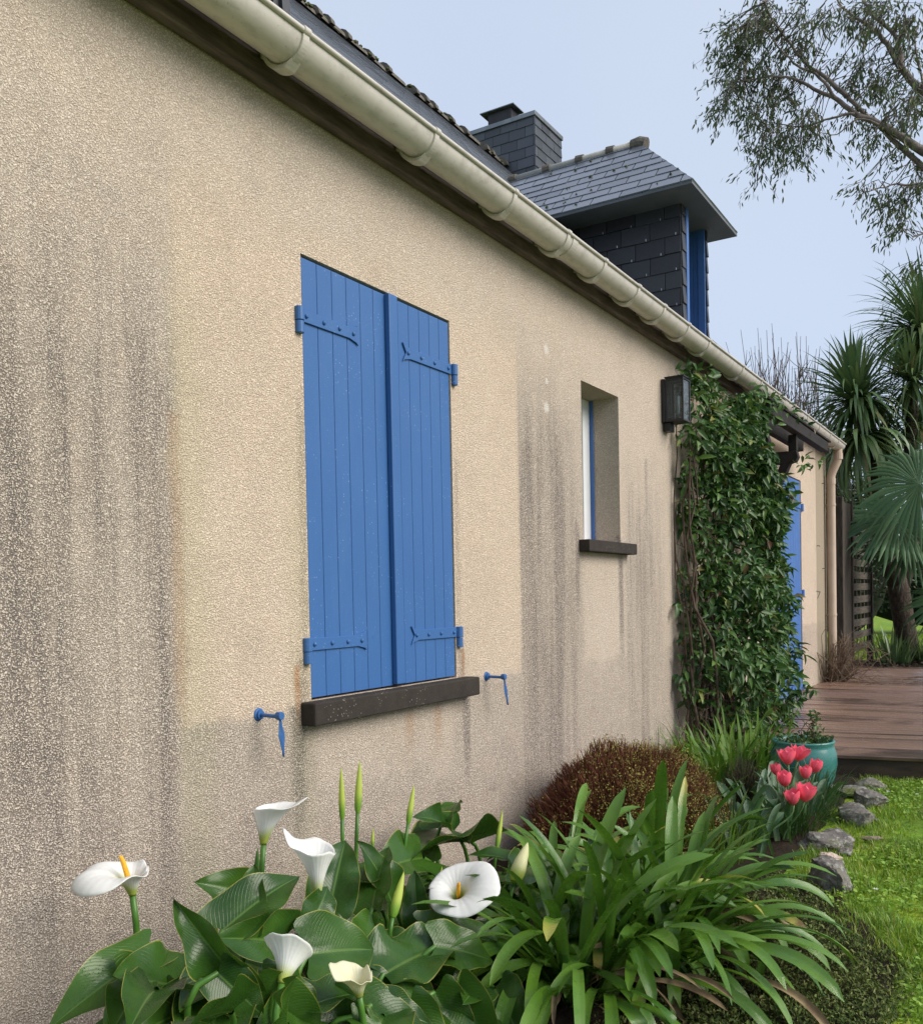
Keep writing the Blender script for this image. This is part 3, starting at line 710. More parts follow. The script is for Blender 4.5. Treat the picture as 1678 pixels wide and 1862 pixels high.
wob = np.array([fbm(3.1, b, 7, 2.4, 3) for b in z]); dep = vine_depth(y+.01*(y > 6.8)-.18*wob*(y > 6.8)-.05-.10*wob*(y < 6.4), z)*(1+.55*lump)
x = .012 + dep*np.where(rng.random(n) < .72, 1-.30*u*u, u)
keep = dep > .03
dens = np.clip(np.interp(z, [-.2, .5, 1.1, 1.4], [.50, .66, .92, 1.0]), 0, 1)
dens *= np.where((y < 6.38) & (z < 1.2), np.interp(z, [.1, .8], [.3, .85]), 1.); dens *= np.where((y < 6.2) & (z > 1.85) & (z < 2.55), .35, 1)
dens *= np.clip(.90+lump*2.1, .06, 1); dens *= np.where(y > 7.7, .5, 1)
keep &= rng.random(n) < dens*.52
P = np.stack([x, y, z], 1)[keep]; n = len(P)
outw = unit(np.stack([np.full(n, .75), -.65+.35*(P[:, 1]-6), np.full(n, .25)], 1))
D = unit(outw*.55+np.array([0, 0, -.95])+rand_dirs(n)*1.05); Nr = unit(outw*.9+np.array([0, 0, .55])+rand_dirs(n)*.75)
L = rng.uniform(.060, .125, n)
soup('foliage', leaf_pieces(P, D, Nr, L*rng.uniform(.6, 1.1, n), L*.31, .3, .12), VINE, vine, True, LUV, LF3)
# sprays along the porch frame and under the gutter
Ps = []
for (a, b, k, r) in (((.30, 6.7, 2.42), (.31, 7.5, 2.50), 170, .05), ((.33, 7.3, 2.545), (.33, 8.9, 2.55), 60, .025), ((.08, 6.02, 2.50), (.10, 6.5, 2.56), 60, .05), ((.36, 8.35, 2.24), (.38, 8.7, 2.16), 22, .05), ((.30, 7.1, 1.75), (.36, 7.5, 1.66), 24, .05)):
    t = rng.random((k, 1)); Ps.append(np.array(a)+(np.array(b)-np.array(a))*t+rng.normal(0, r, (k, 3)))
for k in range(46):              # stray shoots standing out from the mass
    ya, za = rng.uniform(6.1, 7.2), rng.uniform(.2, 2.35); s0 = np.array([vine_depth(ya-.16, za)*.95, ya, za]); d = unit(np.array([rng.uniform(.1, .6), rng.normal(-.15, .5), rng.uniform(-.7, .6)])); t = np.linspace(.1, 1, 7)[:, None]
    Ps.append(s0+d*t*rng.uniform(.10, .24)+np.array([0, 0, -.05])*t*t+rng.normal(0, .010, (7, 3)))
P = np.concatenate(Ps); P[:, 0] = np.maximum(P[:, 0], .03); n = len(P); L = rng.uniform(.055, .095, n)
soup('foliage', leaf_pieces(P, unit(rand_dirs(n)+np.array([.5, -.1, -.6])), unit(rand_dirs(n)*.7+np.array([.4, -.4, .8])), L, L*.42, .3, .25), VINE, vine, True, LUV, LF3)
st = MB()
for k in range(46):
    ya = rng.uniform(6.08, 7.6); p = [np.array([rng.uniform(.03, .20), ya, -.16])]; dy = rng.normal(0, .05)
    top = rng.uniform(.9, 2.3); m_ = 9
    for j in range(1, m_+1):
        zz = -.16+(top+.16)*j/m_; q = p[-1].copy(); q[2] = zz; q[1] = min(max(q[1]+dy+rng.normal(0, .05), 6.02), 7.9); q[0] = min(max(q[0]+rng.normal(0, .03), .02), .15 if q[2] > .8 else .26); p.append(q)
    r0 = rng.uniform(.004, .014); st.tube(p, [r0*(1-.6*j/m_) for j in range(m_+1)], 5, cap=False)
for k in range(150):
    p = np.array([rng.uniform(.02, .22), rng.uniform(6.0, 6.6), rng.uniform(-.05, 1.5)]); q = p+rand_dirs(1)[0]*rng.uniform(.08, .3); mid = (p+q)/2+rng.normal(0, .03, 3)
    p[0] = max(p[0], .01); q[0] = max(q[0], .01); mid[0] = max(mid[0], .01); st.tube([p, mid, q], [.003, .0025, .0012], 4, cap=False)
st.build('stems', STEM, vine, smooth=True)

# ---------------------------------------------------------------- arum (calla) lilies
def make_calla_leaf_mat():
    m = Mat('arum_leaf'); u, v = m.uv(0), m.uv(1); d = m.math('ABSOLUTE', m.math('SUBTRACT', u, .5)); r = m.rnd()
    col = m.mix(r, (.016, .058, .009), (.042, .112, .014)); n = m.noise(7, 4, .6); col = m.mix(m.mul(m.step(n, .4, .7), .35), col, (.080, .18, .022))
    vein = m.node('ShaderNodeTexWave', {'Scale': 4.6, 'Distortion': 2.6, 'Detail': 1., 'Vector': m.node('ShaderNodeCombineXYZ', {0: m.add(m.mul(v, 1.6), m.mul(d, -1.1)), 1: 0., 2: 0.}).outputs[0]}, bands_direction='X').outputs['Fac']
    vn = m.step(vein, .80, 1.)
    col = m.mix(m.mul(vn, .07), col, (.075, .155, .03)); col = m.mix(m.mul(m.step(d, .03, .008), .6), col, (.13, .23, .05))
    edge = m.step(m.add(d, m.mul(m.math('SUBTRACT', m.noise(18, 3), .5), .035)),   .482, .497); col = m.mix(m.mul(edge, .8), col, (.36, .34, .07))
    brown = m.mul(m.step(m.noise(11, 3, .6), .66, .74), m.step(d, .38, .48)); col = m.mix(m.mul(brown, .8), col, (.20, .11, .03))
    drops = m.mul(m.step(m.voro(150), .22, .12), m.step(m.noise(9, 2), .52, .66))
    h = m.add(m.add(m.mul(vn, -.10), m.mul(m.noise(40, 3), .35)), m.mul(drops, .7))
    m.out(col, m.add(.14, m.mul(m.noise(6, 3), .24)), m.bump(h, .6, .005), spec=.42)
    return m.translucent(m.mix(.5, col, (.10, .22, .02)), .22)
ARUM = make_calla_leaf_mat()
def make_spathe_mat(name, tip, base):
    m = Mat(name); v = m.uv(1); u = m.uv(0)
    col = m.mix(m.step(m.add(v, m.mul(m.math('SUBTRACT', m.noise(16, 3), .5), .15)), .46, .10), tip, base)
    rib = m.node('ShaderNodeTexWave', {'Scale': 9., 'Distortion': .5, 'Vector': m.node('ShaderNodeCombineXYZ', {0: u, 1: 0., 2: 0.}).outputs[0]}, bands_direction='X').outputs['Fac']
    h = m.add(m.mul(rib, .4), m.noise(30, 3, .6)); m.out(col, .45, m.bump(h, .35, .0025), spec=.35)
    return m.translucent(col, .3)
SPATHE = make_spathe_mat('white_spathe', (.90, .905, .885), (.46, .55, .10)); SPATHE_OLD = make_spathe_mat('cream_spathe', (.78, .76, .55), (.40, .46, .10))
BUDM = make_spathe_mat('green_bud', (.55, .66, .13), (.22, .42, .05)); BUDY = make_spathe_mat('yellowing_bud', (.74, .74, .42), (.36, .47, .07))
SPADIX = simple('orange_spadix', (.85, .38, .02), (.90, .48, .04), 90, .7, .002, 400)
PET = simple('arum_stalk', (.045, .13, .018), (.075, .19, .028), 14, .38, .0005, 80)

def frame(axis, lobe):
    a = Vector(axis).normalized(); l = Vector(lobe); l = (l-a*l.dot(a)).normalized(); return np.array(l), np.array(a.cross(l)), np.array(a)
def spathe_mesh(base, axis, lobe, L, phi0=.16, lobe_phi=1.5, back_phi=.75, back=.58, tip=.03, r0=.008, turns=1.08, wave=.05, seed=0, nu=44, nv=18, curl=1.6):
    "a sheet rolled into a funnel: generatrix angle grows towards the rim, more on the long lobe side"
    X, Y, Z = frame(axis, lobe); rr = np.random.default_rng(seed); ph = rr.uniform(0, 6, 4); V = np.zeros((nu+1, nv+1, 3)); UV = np.zeros((nu+1, nv+1, 2))
    for i in range(nu+1):
        s = i/nu-.5; th = s*2*math.pi*turns; k = ((1+math.cos(max(-math.pi, min(math.pi, th))))/2)
        Lt = L*(back+(1-back)*k**1.3)+tip*math.exp(-(th/.22)**2); pe = back_phi+(lobe_phi-back_phi)*k
        r, z = r0*(1+.25*s), 0.
        for j in range(nv+1):
            v = j/nv; w = wave*L*v**3*(math.sin(3*th+ph[0])*.5+math.sin(5*th+ph[1])*.3+math.sin(8*th+ph[2])*.15)
            p = X*(r*math.cos(th))+Y*(r*math.sin(th))+Z*(z+w)
            V[i, j] = np.array(base)+p; UV[i, j] = (s+.5, v)
            f = phi0+(pe-phi0)*(v+.5/nv)**curl; r += math.sin(f)*Lt/nv*(1+.04*s); z += math.cos(f)*Lt/nv
    F = [(i*(nv+1)+j, (i+1)*(nv+1)+j, (i+1)*(nv+1)+j+1, i*(nv+1)+j+1) for i in range(nu) for j in range(nv)]
    return V.reshape(-1, 3), F, UV.reshape(-1, 2)

calla = thing('arum_lily', 'large clump of white arum lilies with broad wavy green leaves against the wall', 'lily plant')
def stalk(base, d, root, r=.0085):
    base, root = np.array(base), np.array(root); d = np.array(d)/np.linalg.norm(d); h = np.linalg.norm(base-root)
    p1 = base-d*h*.35; pts = [(1-t)**3*root+3*(1-t)**2*t*(root+np.array([0, 0, h*.35]))+3*(1-t)*t*t*p1+t**3*base for t in np.linspace(0, 1, 9)]
    return pts, [r*1.15-(r*.3)*t for t in np.linspace(0, 1, 9)]
cv = lambda a, b, c: np.array(RT)*a+np.array(UP)*b-np.array(FWD)*c            # right, up, towards the viewer
def flower(base, axis, lobe, L, mat=SPATHE, spadix=True, root=None, **kw):
    base = np.array(base); V, F, U = spathe_mesh(base, axis, lobe, L, **kw)
    root = root if root is not None else base*np.array([1, 1, 0])+np.array([rng.uniform(-.03, .03), rng.uniform(0, .08), -.14])
    pts, rad = stalk(base, axis, root); mb = MB(); mb.tube(pts, rad, 10); st = mb.build('flower_stalk', PET, calla, smooth=True)
    o = mesh_obj('flower', V, F, mat, calla, True, U); sd = o.modifiers.new('thick', 'SOLIDIFY'); sd.thickness = .0012
    if spadix:
        a = np.array(axis)/np.linalg.norm(axis); mb = MB(); l = np.array(lobe)/np.linalg.norm(lobe)
        mb.tube([base+a*L*t+l*L*.02*k for k, t in enumerate((.08, .2, .35, .48, .55, .57))], [.004, .0062, .0062, .0056, .0042, .0015], 10); mb.build('spadix', SPADIX, o, smooth=True)
    return o
# the open flowers, left to right
flower(at(241, 1628, x=.28), cv(-.10, 1, .12), cv(-1, .15, .35), .165, lobe_phi=2.9, back_phi=1.0, back=.40, tip=.010, phi0=.30, seed=1, wave=.07, curl=1.7)
flower(at(479, 1536, x=.30), cv(.10, 1, -.05), cv(1, .1, .05), .150, lobe_phi=1.15, back_phi=.40, back=.62, tip=.022, phi0=.24, seed=2, wave=.04, spadix=False, curl=1.3)
flower(at(577, 1633, x=.50), cv(-.02, 1, .02), cv(-.95, .3, -.15), .165, lobe_phi=.80, back_phi=.55, back=.76, tip=.03, phi0=.16, seed=3, wave=.05, spadix=False, curl=1.4)
flower(at(834, 1640, x=.64), cv(-.12, .80, .58), cv(.95, -.40, .2), .165, lobe_phi=1.85, back_phi=2.0, back=.60, tip=.014, phi0=.25, seed=4, wave=.05, curl=1.3)
flower(at(512, 1790, x=.74), cv(.15, .75, -.65), cv(-.3, .9, .2), .100, lobe_phi=1.2, back_phi=.6, back=.8, tip=.008, phi0=.30, seed=5, wave=.07, spadix=False)
flower(at(653, 1812, x=.80), cv(-.12, 1, .25), cv(-.6, .6, .2), .085, SPATHE_OLD, lobe_phi=.9, back_phi=.9, back=.65, tip=.012, phi0=.26, seed=6, wave=.16, spadix=False)
# buds: rolled spathes on straight stalks
def bud(base, tip, r, mat=BUDM, root=None, twist=.5):
    base, tip = np.array(base), np.array(tip); a = tip-base; L = np.linalg.norm(a); a /= L
    mb = MB(); root = root if root is not None else base*np.array([1, 1, 0])+np.array([rng.uniform(-.04, .0), rng.uniform(-.02, .06), -.14])
    pts, rad = stalk(base, a, root, .0068); mb.tube(pts, rad, 8); mb.build('flower_stalk', PET, calla, smooth=True)
    X, Y, Z = frame(a, cv(1, 0, .3)); nu, nv = 20, 14; V = []; U = []
    prof = np.interp(np.linspace(0, 1, nv+1), [0, .08, .25, .5, .75, .9, 1], [.55, .85, 1, .9, .6, .34, .06])
    for i in range(nu+1):
        s = i/nu
        for j in range(nv+1):
            v = j/nv; th = s*2*math.pi*1.25+twist*v*2; rr = r*prof[j]*(1.0+.16*s)
            V.append(base+X*rr*math.cos(th)+Y*rr*math.sin(th)+Z*L*(v+(.07*s*v))); U.append((s, v))
    F = [(i*(nv+1)+j, (i+1)*(nv+1)+j, (i+1)*(nv+1)+j+1, i*(nv+1)+j+1) for i in range(nu) for j in range(nv)]
    return mesh_obj('flower_bud', V, F, mat, calla, True, U)
for (bx, by, tx, ty, X_, r, m_) in ((622, 1490, 620, 1400, .30, .0088, BUDM), (650, 1478, 654, 1388, .30, .0105, BUDM), (742, 1498, 752, 1431, .30, .0095, BUDM), (903, 1545, 913, 1476, .45, .0085, BUDM),
                                (677, 1540, 678, 1508, .33, .005, BUDM), (391, 1715, 386, 1634, .33, .008, BUDM), (714, 1668, 733, 1590, .56, .0125, BUDM), (793, 1645, 803, 1580, .52, .008, BUDM),
                                (466, 1610, 468, 1545, .27, .008, PET), (935, 1604, 958, 1536, .68, .0225, BUDY)):
    bud(at(bx, by, x=X_), at(tx, ty, x=X_), r, m_)

def arum_leaf(base, tip, normal, wr=.34, wave=.035, cup=.25, bend=.25, seed=0, root=None, lobes=.26):
    base, tip = np.array(base), np.array(tip); D = tip-base; L = np.linalg.norm(D); D /= L; N = np.array(normal); N = N-D*N.dot(D); N /= np.linalg.norm(N); S = np.cross(D, N)
    rr = np.random.default_rng(seed+100); p1, p2 = rr.uniform(0, 6.28, 2); k1, k2 = rr.uniform(1.3, 2.6, 2); nv, nw = 22, 12; V, U = [], []; roll = rr.normal(0, .3)
    for j in range(nv+1):
        v = j/nv; hw = wr*L*(1-v**2.3)**.85*(.80+.75*v*(1-v))
        for i in range(nw+1):
            w = i/nw*2-1; aw = abs(w); back = lobes*L*aw**1.4*(1-v)**2.2*(1-.55*max(0, aw-.75)/.25)
            a = v*L-back; bow = bend*L*(v-.0)**2*1.0 - bend*L*v*.75
            ph, kk = (p1, k1) if w < 0 else (p2, k2)
            zz = cup*hw*(aw**1.2)*(1+.5*roll*w)+wave*L*math.sin(kk*math.pi*2*v+ph)*aw**2*(.35+.65*math.sin(math.pi*min(1, v+.12)))-bow*1.0
            zz -= .10*hw*math.exp(-(w/.10)**2)*.35
            V.append(base+D*a+S*(w*hw*(1-.18*cup*aw))+N*zz); U.append((i/nw, v))
    F = [(j*(nw+1)+i, j*(nw+1)+i+1, (j+1)*(nw+1)+i+1, (j+1)*(nw+1)+i) for j in range(nv) for i in range(nw)]
    o = mesh_obj('leaf', V, F, ARUM, calla, True, U)
    root = np.array(root) if root is not None else np.array([base[0]*.7+.10+rng.uniform(-.05, .05), base[1]+.04+rng.uniform(-.05, .05), -.14])
    pts, rad = stalk(base, D*.6-N*.35+np.array([0, 0, .5]), root, .0075); mb = MB(); mb.tube(pts, rad, 7, cap=False); mb.build('leaf_stalk', PET, o, smooth=True)
    return o
def lx(py, off=0): return .22+.55*min(1.05, max(0, (py-1490)/360))+off
# (base px, tip px, offset of the tip from the base in x, half width / length, cup, wave)
LEAVES = [
 (272, 1735, 85, 1868, -.02, .30, .25, .03), (338, 1800, 208, 1772, .03, .44, .22, .03), (440, 1790, 313, 1636, -.10, .26, .55, .06), (405, 1692, 545, 1586, .05, .36, .30, .03),
 (466, 1628, 355, 1604, -.05, .36, .30, .06), (516, 1712, 402, 1705, .05, .30, .5, .05), (560, 1735, 684, 1724, .05, .50, .28, .03), (600, 1650, 628, 1524, -.05, .40, .35, .05),
 (712, 1640, 655, 1528, -.05, .34, .30, .05), (522, 1862, 534, 1772, .05, .34, .55, .05), (560, 1830, 672, 1800, .05, .46, .30, .04), (300, 1800, 352, 1872, .08, .34, .35, .05),
 (395, 1770, 480, 1850, .07, .42, .30, .04), (676, 1652, 704, 1536, -.06, .36, .30, .03), (762, 1690, 752, 1582, -.04, .30, .25, .03), (857, 1532, 718, 1562, .0, .36, .28, .04),
 (800, 1506, 834, 1452, -.04, .40, .40, .04), (826, 1516, 761, 1478, .02, .26, .45, .05), (888, 1700, 1026, 1758, .06, .36, .25, .03), (868, 1760, 1014, 1796, .06, .38, .30, .05),
 (728, 1842, 830, 1838, .05, .46, .22, .04), (697, 1772, 834, 1706, .02, .36, .40, .06), (776, 1738, 858, 1778, .06, .40, .28, .03),
 (900, 1690, 897, 1622, -.04, .30, .45, .05), (950, 1672, 996, 1552, -.04, .38, .30, .05), (932, 1590, 980, 1606, .05, .46, .35, .05), (1000, 1730, 1016, 1672, -.02, .40, .4, .08),
 (954, 1822, 1048, 1850, .06, .34, .35, .06), (742, 1794, 800, 1850, .07, .44, .30, .04), (640, 1850, 700, 1880, .06, .46, .30, .04), (860, 1830, 930, 1872, .06, .46, .30, .04),
 (250, 1800, 205, 1872, .05, .46, .45, .05), (450, 1690, 462, 1570, -.06, .34, .30, .04), (640, 1600, 720, 1590, .02, .44, .30, .04), (560, 1690, 600, 1610, -.02, .44, .35, .05),
 (480, 1800, 590, 1862, .06, .46, .30, .04), (1010, 1800, 960, 1862, .05, .40, .30, .04), (690, 1700, 640, 1760, .06, .46, .30, .04),
 (420, 1840, 330, 1868, .06, .44, .30, .04), (770, 1560, 690, 1580, .02, .42, .3, .04)]
for k, (bx, by, tx, ty, off, wr, cup, wave) in enumerate(LEAVES):
    xb = lx(by)+rng.uniform(-.02, .02)
    if bx < 360: xb = min(xb, .30+.25*(by-1640)/220)
    if bx > 900: xb = max(xb, .52)
    b_, t_ = at(bx, by, x=xb), at(tx, ty, x=xb+off)
    nrm = cv(rng.normal(0, .45), .80+rng.normal(0, .35), .85+rng.normal(0, .35))
    arum_leaf(b_, t_, nrm, wr, wave*1.6, cup*rng.uniform(.8, 1.3), rng.uniform(.10, .35), k)
for k in range(3, 22):              # front row along the lower edge
    px = 110+40*k+rng.uniform(-15, 15); py = rng.uniform(1790, 1850); xb = np.interp(px, [100, 400, 700, 1000], [.32, .62, .74, .78])+rng.uniform(-.03, .05); b_ = at(px, py, x=xb); t_ = at(max(px+rng.normal(0, 75), 190), py+rng.uniform(20, 80), x=xb+rng.uniform(.02, .10))
    d_ = t_-b_; t_ = b_+d_/np.linalg.norm(d_)*rng.uniform(.15, .22); arum_leaf(b_, t_, cv(rng.normal(0, .35), .9+rng.normal(0, .2), .8+rng.normal(0, .25)), rng.uniform(.34, .48), rng.uniform(.04, .07), rng.uniform(.25, .5), rng.uniform(.1, .35), 300+k)
for k in range(34):              # lower leaves that fill the clump
    a = rng.uniform(0, 1); yb = 1.45+1.35*a; xb = rng.uniform(.22, .62)+.10*math.sin(a*3.1); zb = rng.uniform(.0, .14)+.05*a
    ang = rng.uniform(0, 6.28); L = rng.uniform(.15, .24); d = np.array([math.cos(ang)*.9, math.sin(ang)*.9, rng.uniform(-.35, .25)])
    b_ = np.array([xb, yb, zb]); t_ = b_+d*L; t_[0] = max(t_[0], .06)
    arum_leaf(b_, t_, np.array([rng.normal(.35, .3), rng.normal(-.35, .3), 1.]), rng.uniform(.34, .48), rng.uniform(.03, .05), rng.uniform(.2, .4), rng.uniform(.1, .35), 200+k)

# ---------------------------------------------------------------- agapanthus
def strap_mat(name, c1, c2, rough=.26, dry=True):
    m = Mat(name); u, v = m.uv(0), m.uv(1); d = m.math('ABSOLUTE', m.math('SUBTRACT', u, .5)); r = m.rnd()
    col = m.mix(r, c1, c2); n = m.noise(5, 3, .6); col = m.mix(m.mul(m.step(n, .45, .7), .4), col, (c2[0]*1.5, c2[1]*1.3, c2[2]*1.2))
    col = m.mix(m.mul(m.step(d, .10, .02), .30), col, (.12, .24, .05)); col = m.mix(m.mul(m.step(v, .14, .0), .5), col, (.20, .28, .07))
    ln = m.node('ShaderNodeTexWave', {'Scale': 4.5, 'Distortion': .3, 'Vector': m.node('ShaderNodeCombineXYZ', {0: u, 1: 0., 2: 0.}).outputs[0]}, bands_direction='X').outputs['Fac']
    if dry:
        tipd = m.mul(m.step(m.add(v, m.mul(m.math('SUBTRACT', m.noise(20, 3), .5), .25)), .78, .92), m.step(r, .92, .94)); col = m.mix(tipd, col, (.48, .42, .09))
        tb = m.mul(m.step(m.add(v, m.mul(m.math('SUBTRACT', m.noise(24, 3), .5), .2)), .90, .96), m.step(r, .955, .97)); col = m.mix(tb, col, (.22, .13, .05))
    wet = m.step(m.noise(14, 3, .65), .40, .62)
    m.out(col, m.add(rough-.1, m.mul(wet, .26)), m.bump(m.add(m.mul(ln, .5), m.mul(m.noise(50, 2), .3)), .35, .002), spec=.6)
    return m.translucent(m.mix(.5, col, (.12, .26, .02)), .2)
AGAP = strap_mat('agapanthus_leaf', (.040, .118, .013), (.115, .245, .026))
def strap_leaf(root, az, el, L, droop, w, kink=None, v_=.25, n=16, tw=0.):
    "ribbon along an arching path"
    p = np.array(root, float); e = el; h = np.array([math.cos(az), math.sin(az), 0]); side0 = np.array([-math.sin(az), math.cos(az), 0]); V, U = [], []
    for j in range(n+1):
        s = j/n; d = h*math.cos(e)+np.array([0, 0, math.sin(e)]); nn = -h*math.sin(e)+np.array([0, 0, math.cos(e)])
        c, sn = math.cos(tw*s), math.sin(tw*s); sd = side0*c+nn*sn; nr = nn*c-side0*sn
        ww = w*min(1, .62+.55*s)*(1 if s < .72 else math.sqrt(max(0.004, 1-((s-.72)/.28)**2.2)))
        for i in range(5):
            q = i/2-1; V.append(p+sd*ww*.5*q+nr*(v_*ww*(abs(q)**1.3)*.5)); U.append((i/4, s))
        p = p+d*L/n; e -= droop*(.25+1.5*s)/n
        if kink and abs(s-kink[0]) < .5/n: e -= kink[1]
    F = [(j*5+i, j*5+i+1, (j+1)*5+i+1, (j+1)*5+i) for j in range(n) for i in range(4)]
    return V, F, U
DEADL = simple('dead_strap_leaf', (.13, .085, .045), (.30, .22, .12), 12, .8, .002, 60)
def agap(label, centres, count, Lr, seed, name='agapanthus'):
    t = thing(name, label, 'plant', 'agapanthus plants in the flower bed'); r = np.random.default_rng(seed)
    for k in range(count):
        cx, cy = centres[k % len(centres)]; az = r.uniform(0, 2*math.pi); inner = r.random()
        el = R_(80-48*inner**.8+r.normal(0, 5)); L = r.uniform(*Lr)*(1.08-.10*inner); droop = r.uniform(.5, 1.3)+1.5*inner
        if r.random() < .10: kk = (r.uniform(.4, .7), r.uniform(1.0, 2.0))
        else: kk = None
        root = np.array([cx+.05*math.cos(az)*inner+r.normal(0, .025), cy+.05*math.sin(az)*inner+r.normal(0, .025), -.12])
        if math.cos(az) < -.3: L *= .85
        if seed == 11 and math.sin(az) < -.3: L *= .68
        V, F, U = strap_leaf(root, az, el, L, droop, r.uniform(.029, .047), kk, tw=r.normal(0, .35)); V = np.array(V); V[:, 2] = np.maximum(V[:, 2], -.135+.01*r.random()); V[:, 0] = np.maximum(V[:, 0], .03)
        mesh_obj('leaf', V, F, AGAP, t, True, U)
    for k in range(14):
        cx, cy = centres[k % len(centres)]; az = r.uniform(-2.2, .8); V, F, U = strap_leaf((cx+r.normal(0, .05), cy+r.normal(0, .05), -.11), az, R_(r.uniform(10, 45)), r.uniform(.28, .5), r.uniform(.8, 2.0), r.uniform(.012, .028), None, .6, tw=r.normal(0, 1.2)); V = np.array(V); V[:, 2] = np.maximum(V[:, 2], -.135+.02*r.random())
        mesh_obj('dead_leaf', V, F, DEADL, t, True, U)
    return t
agap('agapanthus clump with upright strap leaves just right of the arum lilies', [(.64, 2.94), (.58, 3.10), (.74, 3.0)], 98, (.40, .56), 11)
agap('agapanthus clump with arching glossy strap leaves at the lower photo edge', [(.98, 2.50), (1.06, 2.68), (.92, 2.40)], 98, (.48, .66), 12)
agap('agapanthus clump farthest from the arum lilies, leaves spread towards the edging stones', [(1.0, 3.02), (.90, 3.16), (1.06, 2.88)], 98, (.43, .61), 13)
agap('agapanthus clump between the other three, tips hanging over the dark ground cover', [(1.10, 2.74), (.86, 2.72), (.80, 2.52)], 98, (.43, .62), 14)

# ---------------------------------------------------------------- low brown shrub by the wall
SHRUB = Mat('reddish_twig'); _r = SHRUB.island(); _v = SHRUB.uv(1); _x = SHRUB.axis(0)
_c = SHRUB.ramp(_r, [(0, (.060, .020, .013)), (.5, (.125, .042, .024)), (1, (.20, .085, .038))])
SHRUB = SHRUB.out(_c, .7, spec=.2)
TIP = simple('olive_leaf_tip', (.16, .15, .03), (.34, .31, .06), 8, .6)
shrub = thing('mound_shrub', 'low rounded reddish brown shrub with olive tips against the wall', 'shrub')
sc = np.array([.43, 4.02, -.10]); rad = np.array([.43, .66, .46])
n = 34000; d = rand_dirs(n*2); d = d[d[:, 2] > -.12][:n]; n = len(d)
lump = np.array([fbm(*q, 2.2, 3) for q in d])
Rr = rad*(1+.17*lump[:, None]); base = sc+d*Rr*rng.uniform(.62, .93, (n, 1)); up = unit(d*.75+np.array([0, 0, .55])+rand_dirs(n)*.45); L = rng.uniform(.025, .070, n)[:, None]
sd = unit(np.cross(up, rand_dirs(n)))*rng.uniform(.0009, .0018, (n, 1))
mid = base+up*L*.55+rand_dirs(n)*.006
base[:, 0] = np.maximum(base[:, 0], .02); tipp = base+up*L; tipp[:, 0] = np.maximum(tipp[:, 0], .015)
soup('twigs', np.stack([base-sd, base+sd, mid+sd, tipp, mid-sd], 1), SHRUB, shrub, uv=[(0, 0), (1, 0), (1, .5), (.5, 1), (0, .5)])
sel = rng.random(n) < np.clip(.05+.60*(d[:, 0]*.6+d[:, 2]*.3+.55*lump), .03, .75); tp = tipp[sel]; k = len(tp); k2 = 3
tp = np.repeat(tp, k2, 0)+rng.normal(0, .008, (k*k2, 3)); tp[:, 0] = np.maximum(tp[:, 0], .02); Lf = rng.uniform(.005, .011, k*k2)
soup('leaf_tips', leaf_pieces(tp, rand_dirs(k*k2), rand_dirs(k*k2), Lf, Lf*.6, .2, .1)[:, [0, 1, 7, 3]], TIP, shrub)
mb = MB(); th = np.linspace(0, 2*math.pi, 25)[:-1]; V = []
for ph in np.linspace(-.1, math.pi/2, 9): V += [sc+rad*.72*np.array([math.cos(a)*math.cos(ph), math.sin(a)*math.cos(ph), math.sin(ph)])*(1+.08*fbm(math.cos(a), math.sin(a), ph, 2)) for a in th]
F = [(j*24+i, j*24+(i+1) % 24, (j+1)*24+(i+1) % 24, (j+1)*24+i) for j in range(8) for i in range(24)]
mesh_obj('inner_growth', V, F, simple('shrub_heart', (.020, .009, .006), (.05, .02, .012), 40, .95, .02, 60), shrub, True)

# ---------------------------------------------------------------- grassy leaves, heather, pot
CROC = leaf_mat('grassy_leaf', [(0, (.05, .14, .015)), (.6, (.11, .24, .025)), (1, (.20, .32, .05))], .5, None, .3)
def blade_pieces(root, az, el, L, droop, w, seg=6):
    n = len(az); p = root.copy(); e = el.copy(); h = np.stack([np.cos(az), np.sin(az), np.zeros(n)], 1); sd = np.stack([-np.sin(az), np.cos(az), np.zeros(n)], 1); rows = []
    for j in range(seg+1):
        s = j/seg; ww = (w*(.7+.9*s-1.55*s**2.6) if j < seg else w*.03)[:, None]*.5; rows += [p-sd*ww, p+sd*ww]
        d = h*np.cos(e)[:, None]+np.array([0, 0, 1])*np.sin(e)[:, None]; p = p+d*(L/seg)[:, None]; e = e-droop*(.3+1.4*s)/seg
    return np.stack(rows, 1), [(2*j, 2*j+1, 2*j+3, 2*j+2) for j in range(seg)]
def tuft(name, label, cat, c, r, n, Lr, w, mat, el=(55, 88), droop=(.3, 1.5), group=None, seed=0):
    q = np.random.default_rng(seed); az = q.uniform(0, 6.283, n); rr = np.sqrt(q.random(n))[:, None]
    root = np.array(c)+rr*np.stack([np.cos(az)*r[0], np.sin(az)*r[1], np.zeros(n)], 1); az = az+q.normal(0, .6, n)
    P, F = blade_pieces(root, az, np.radians(q.uniform(*el, n)), q.uniform(*Lr, n), q.uniform(*droop, n), q.uniform(*w, n)); P[..., 0] = np.maximum(P[..., 0], .012)
    t = thing(name, label, cat, group); soup('foliage', P, mat, t, True, faces=F); return t
tuft('grassy_plant', 'clump of narrow bright green sword leaves at the foot of the climber', 'plant', (.46, 5.75, -.13), (.32, .50), 260, (.28, .50), (.013, .024), CROC, (42, 84), (.6, 2.2), seed=3)
tuft('grassy_plant', 'small tuft of thin yellow green leaves between the brown shrub and the tulips', 'plant', (.86, 4.05, -.13), (.12, .22), 120, (.18, .30), (.006, .011), CROC, (60, 88), seed=4)
HEATH = leaf_mat('heather_sprig', [(0, (.030, .022, .020)), (.6, (.070, .048, .042)), (1, (.07, .085, .03))], .8, None, 0, .2)
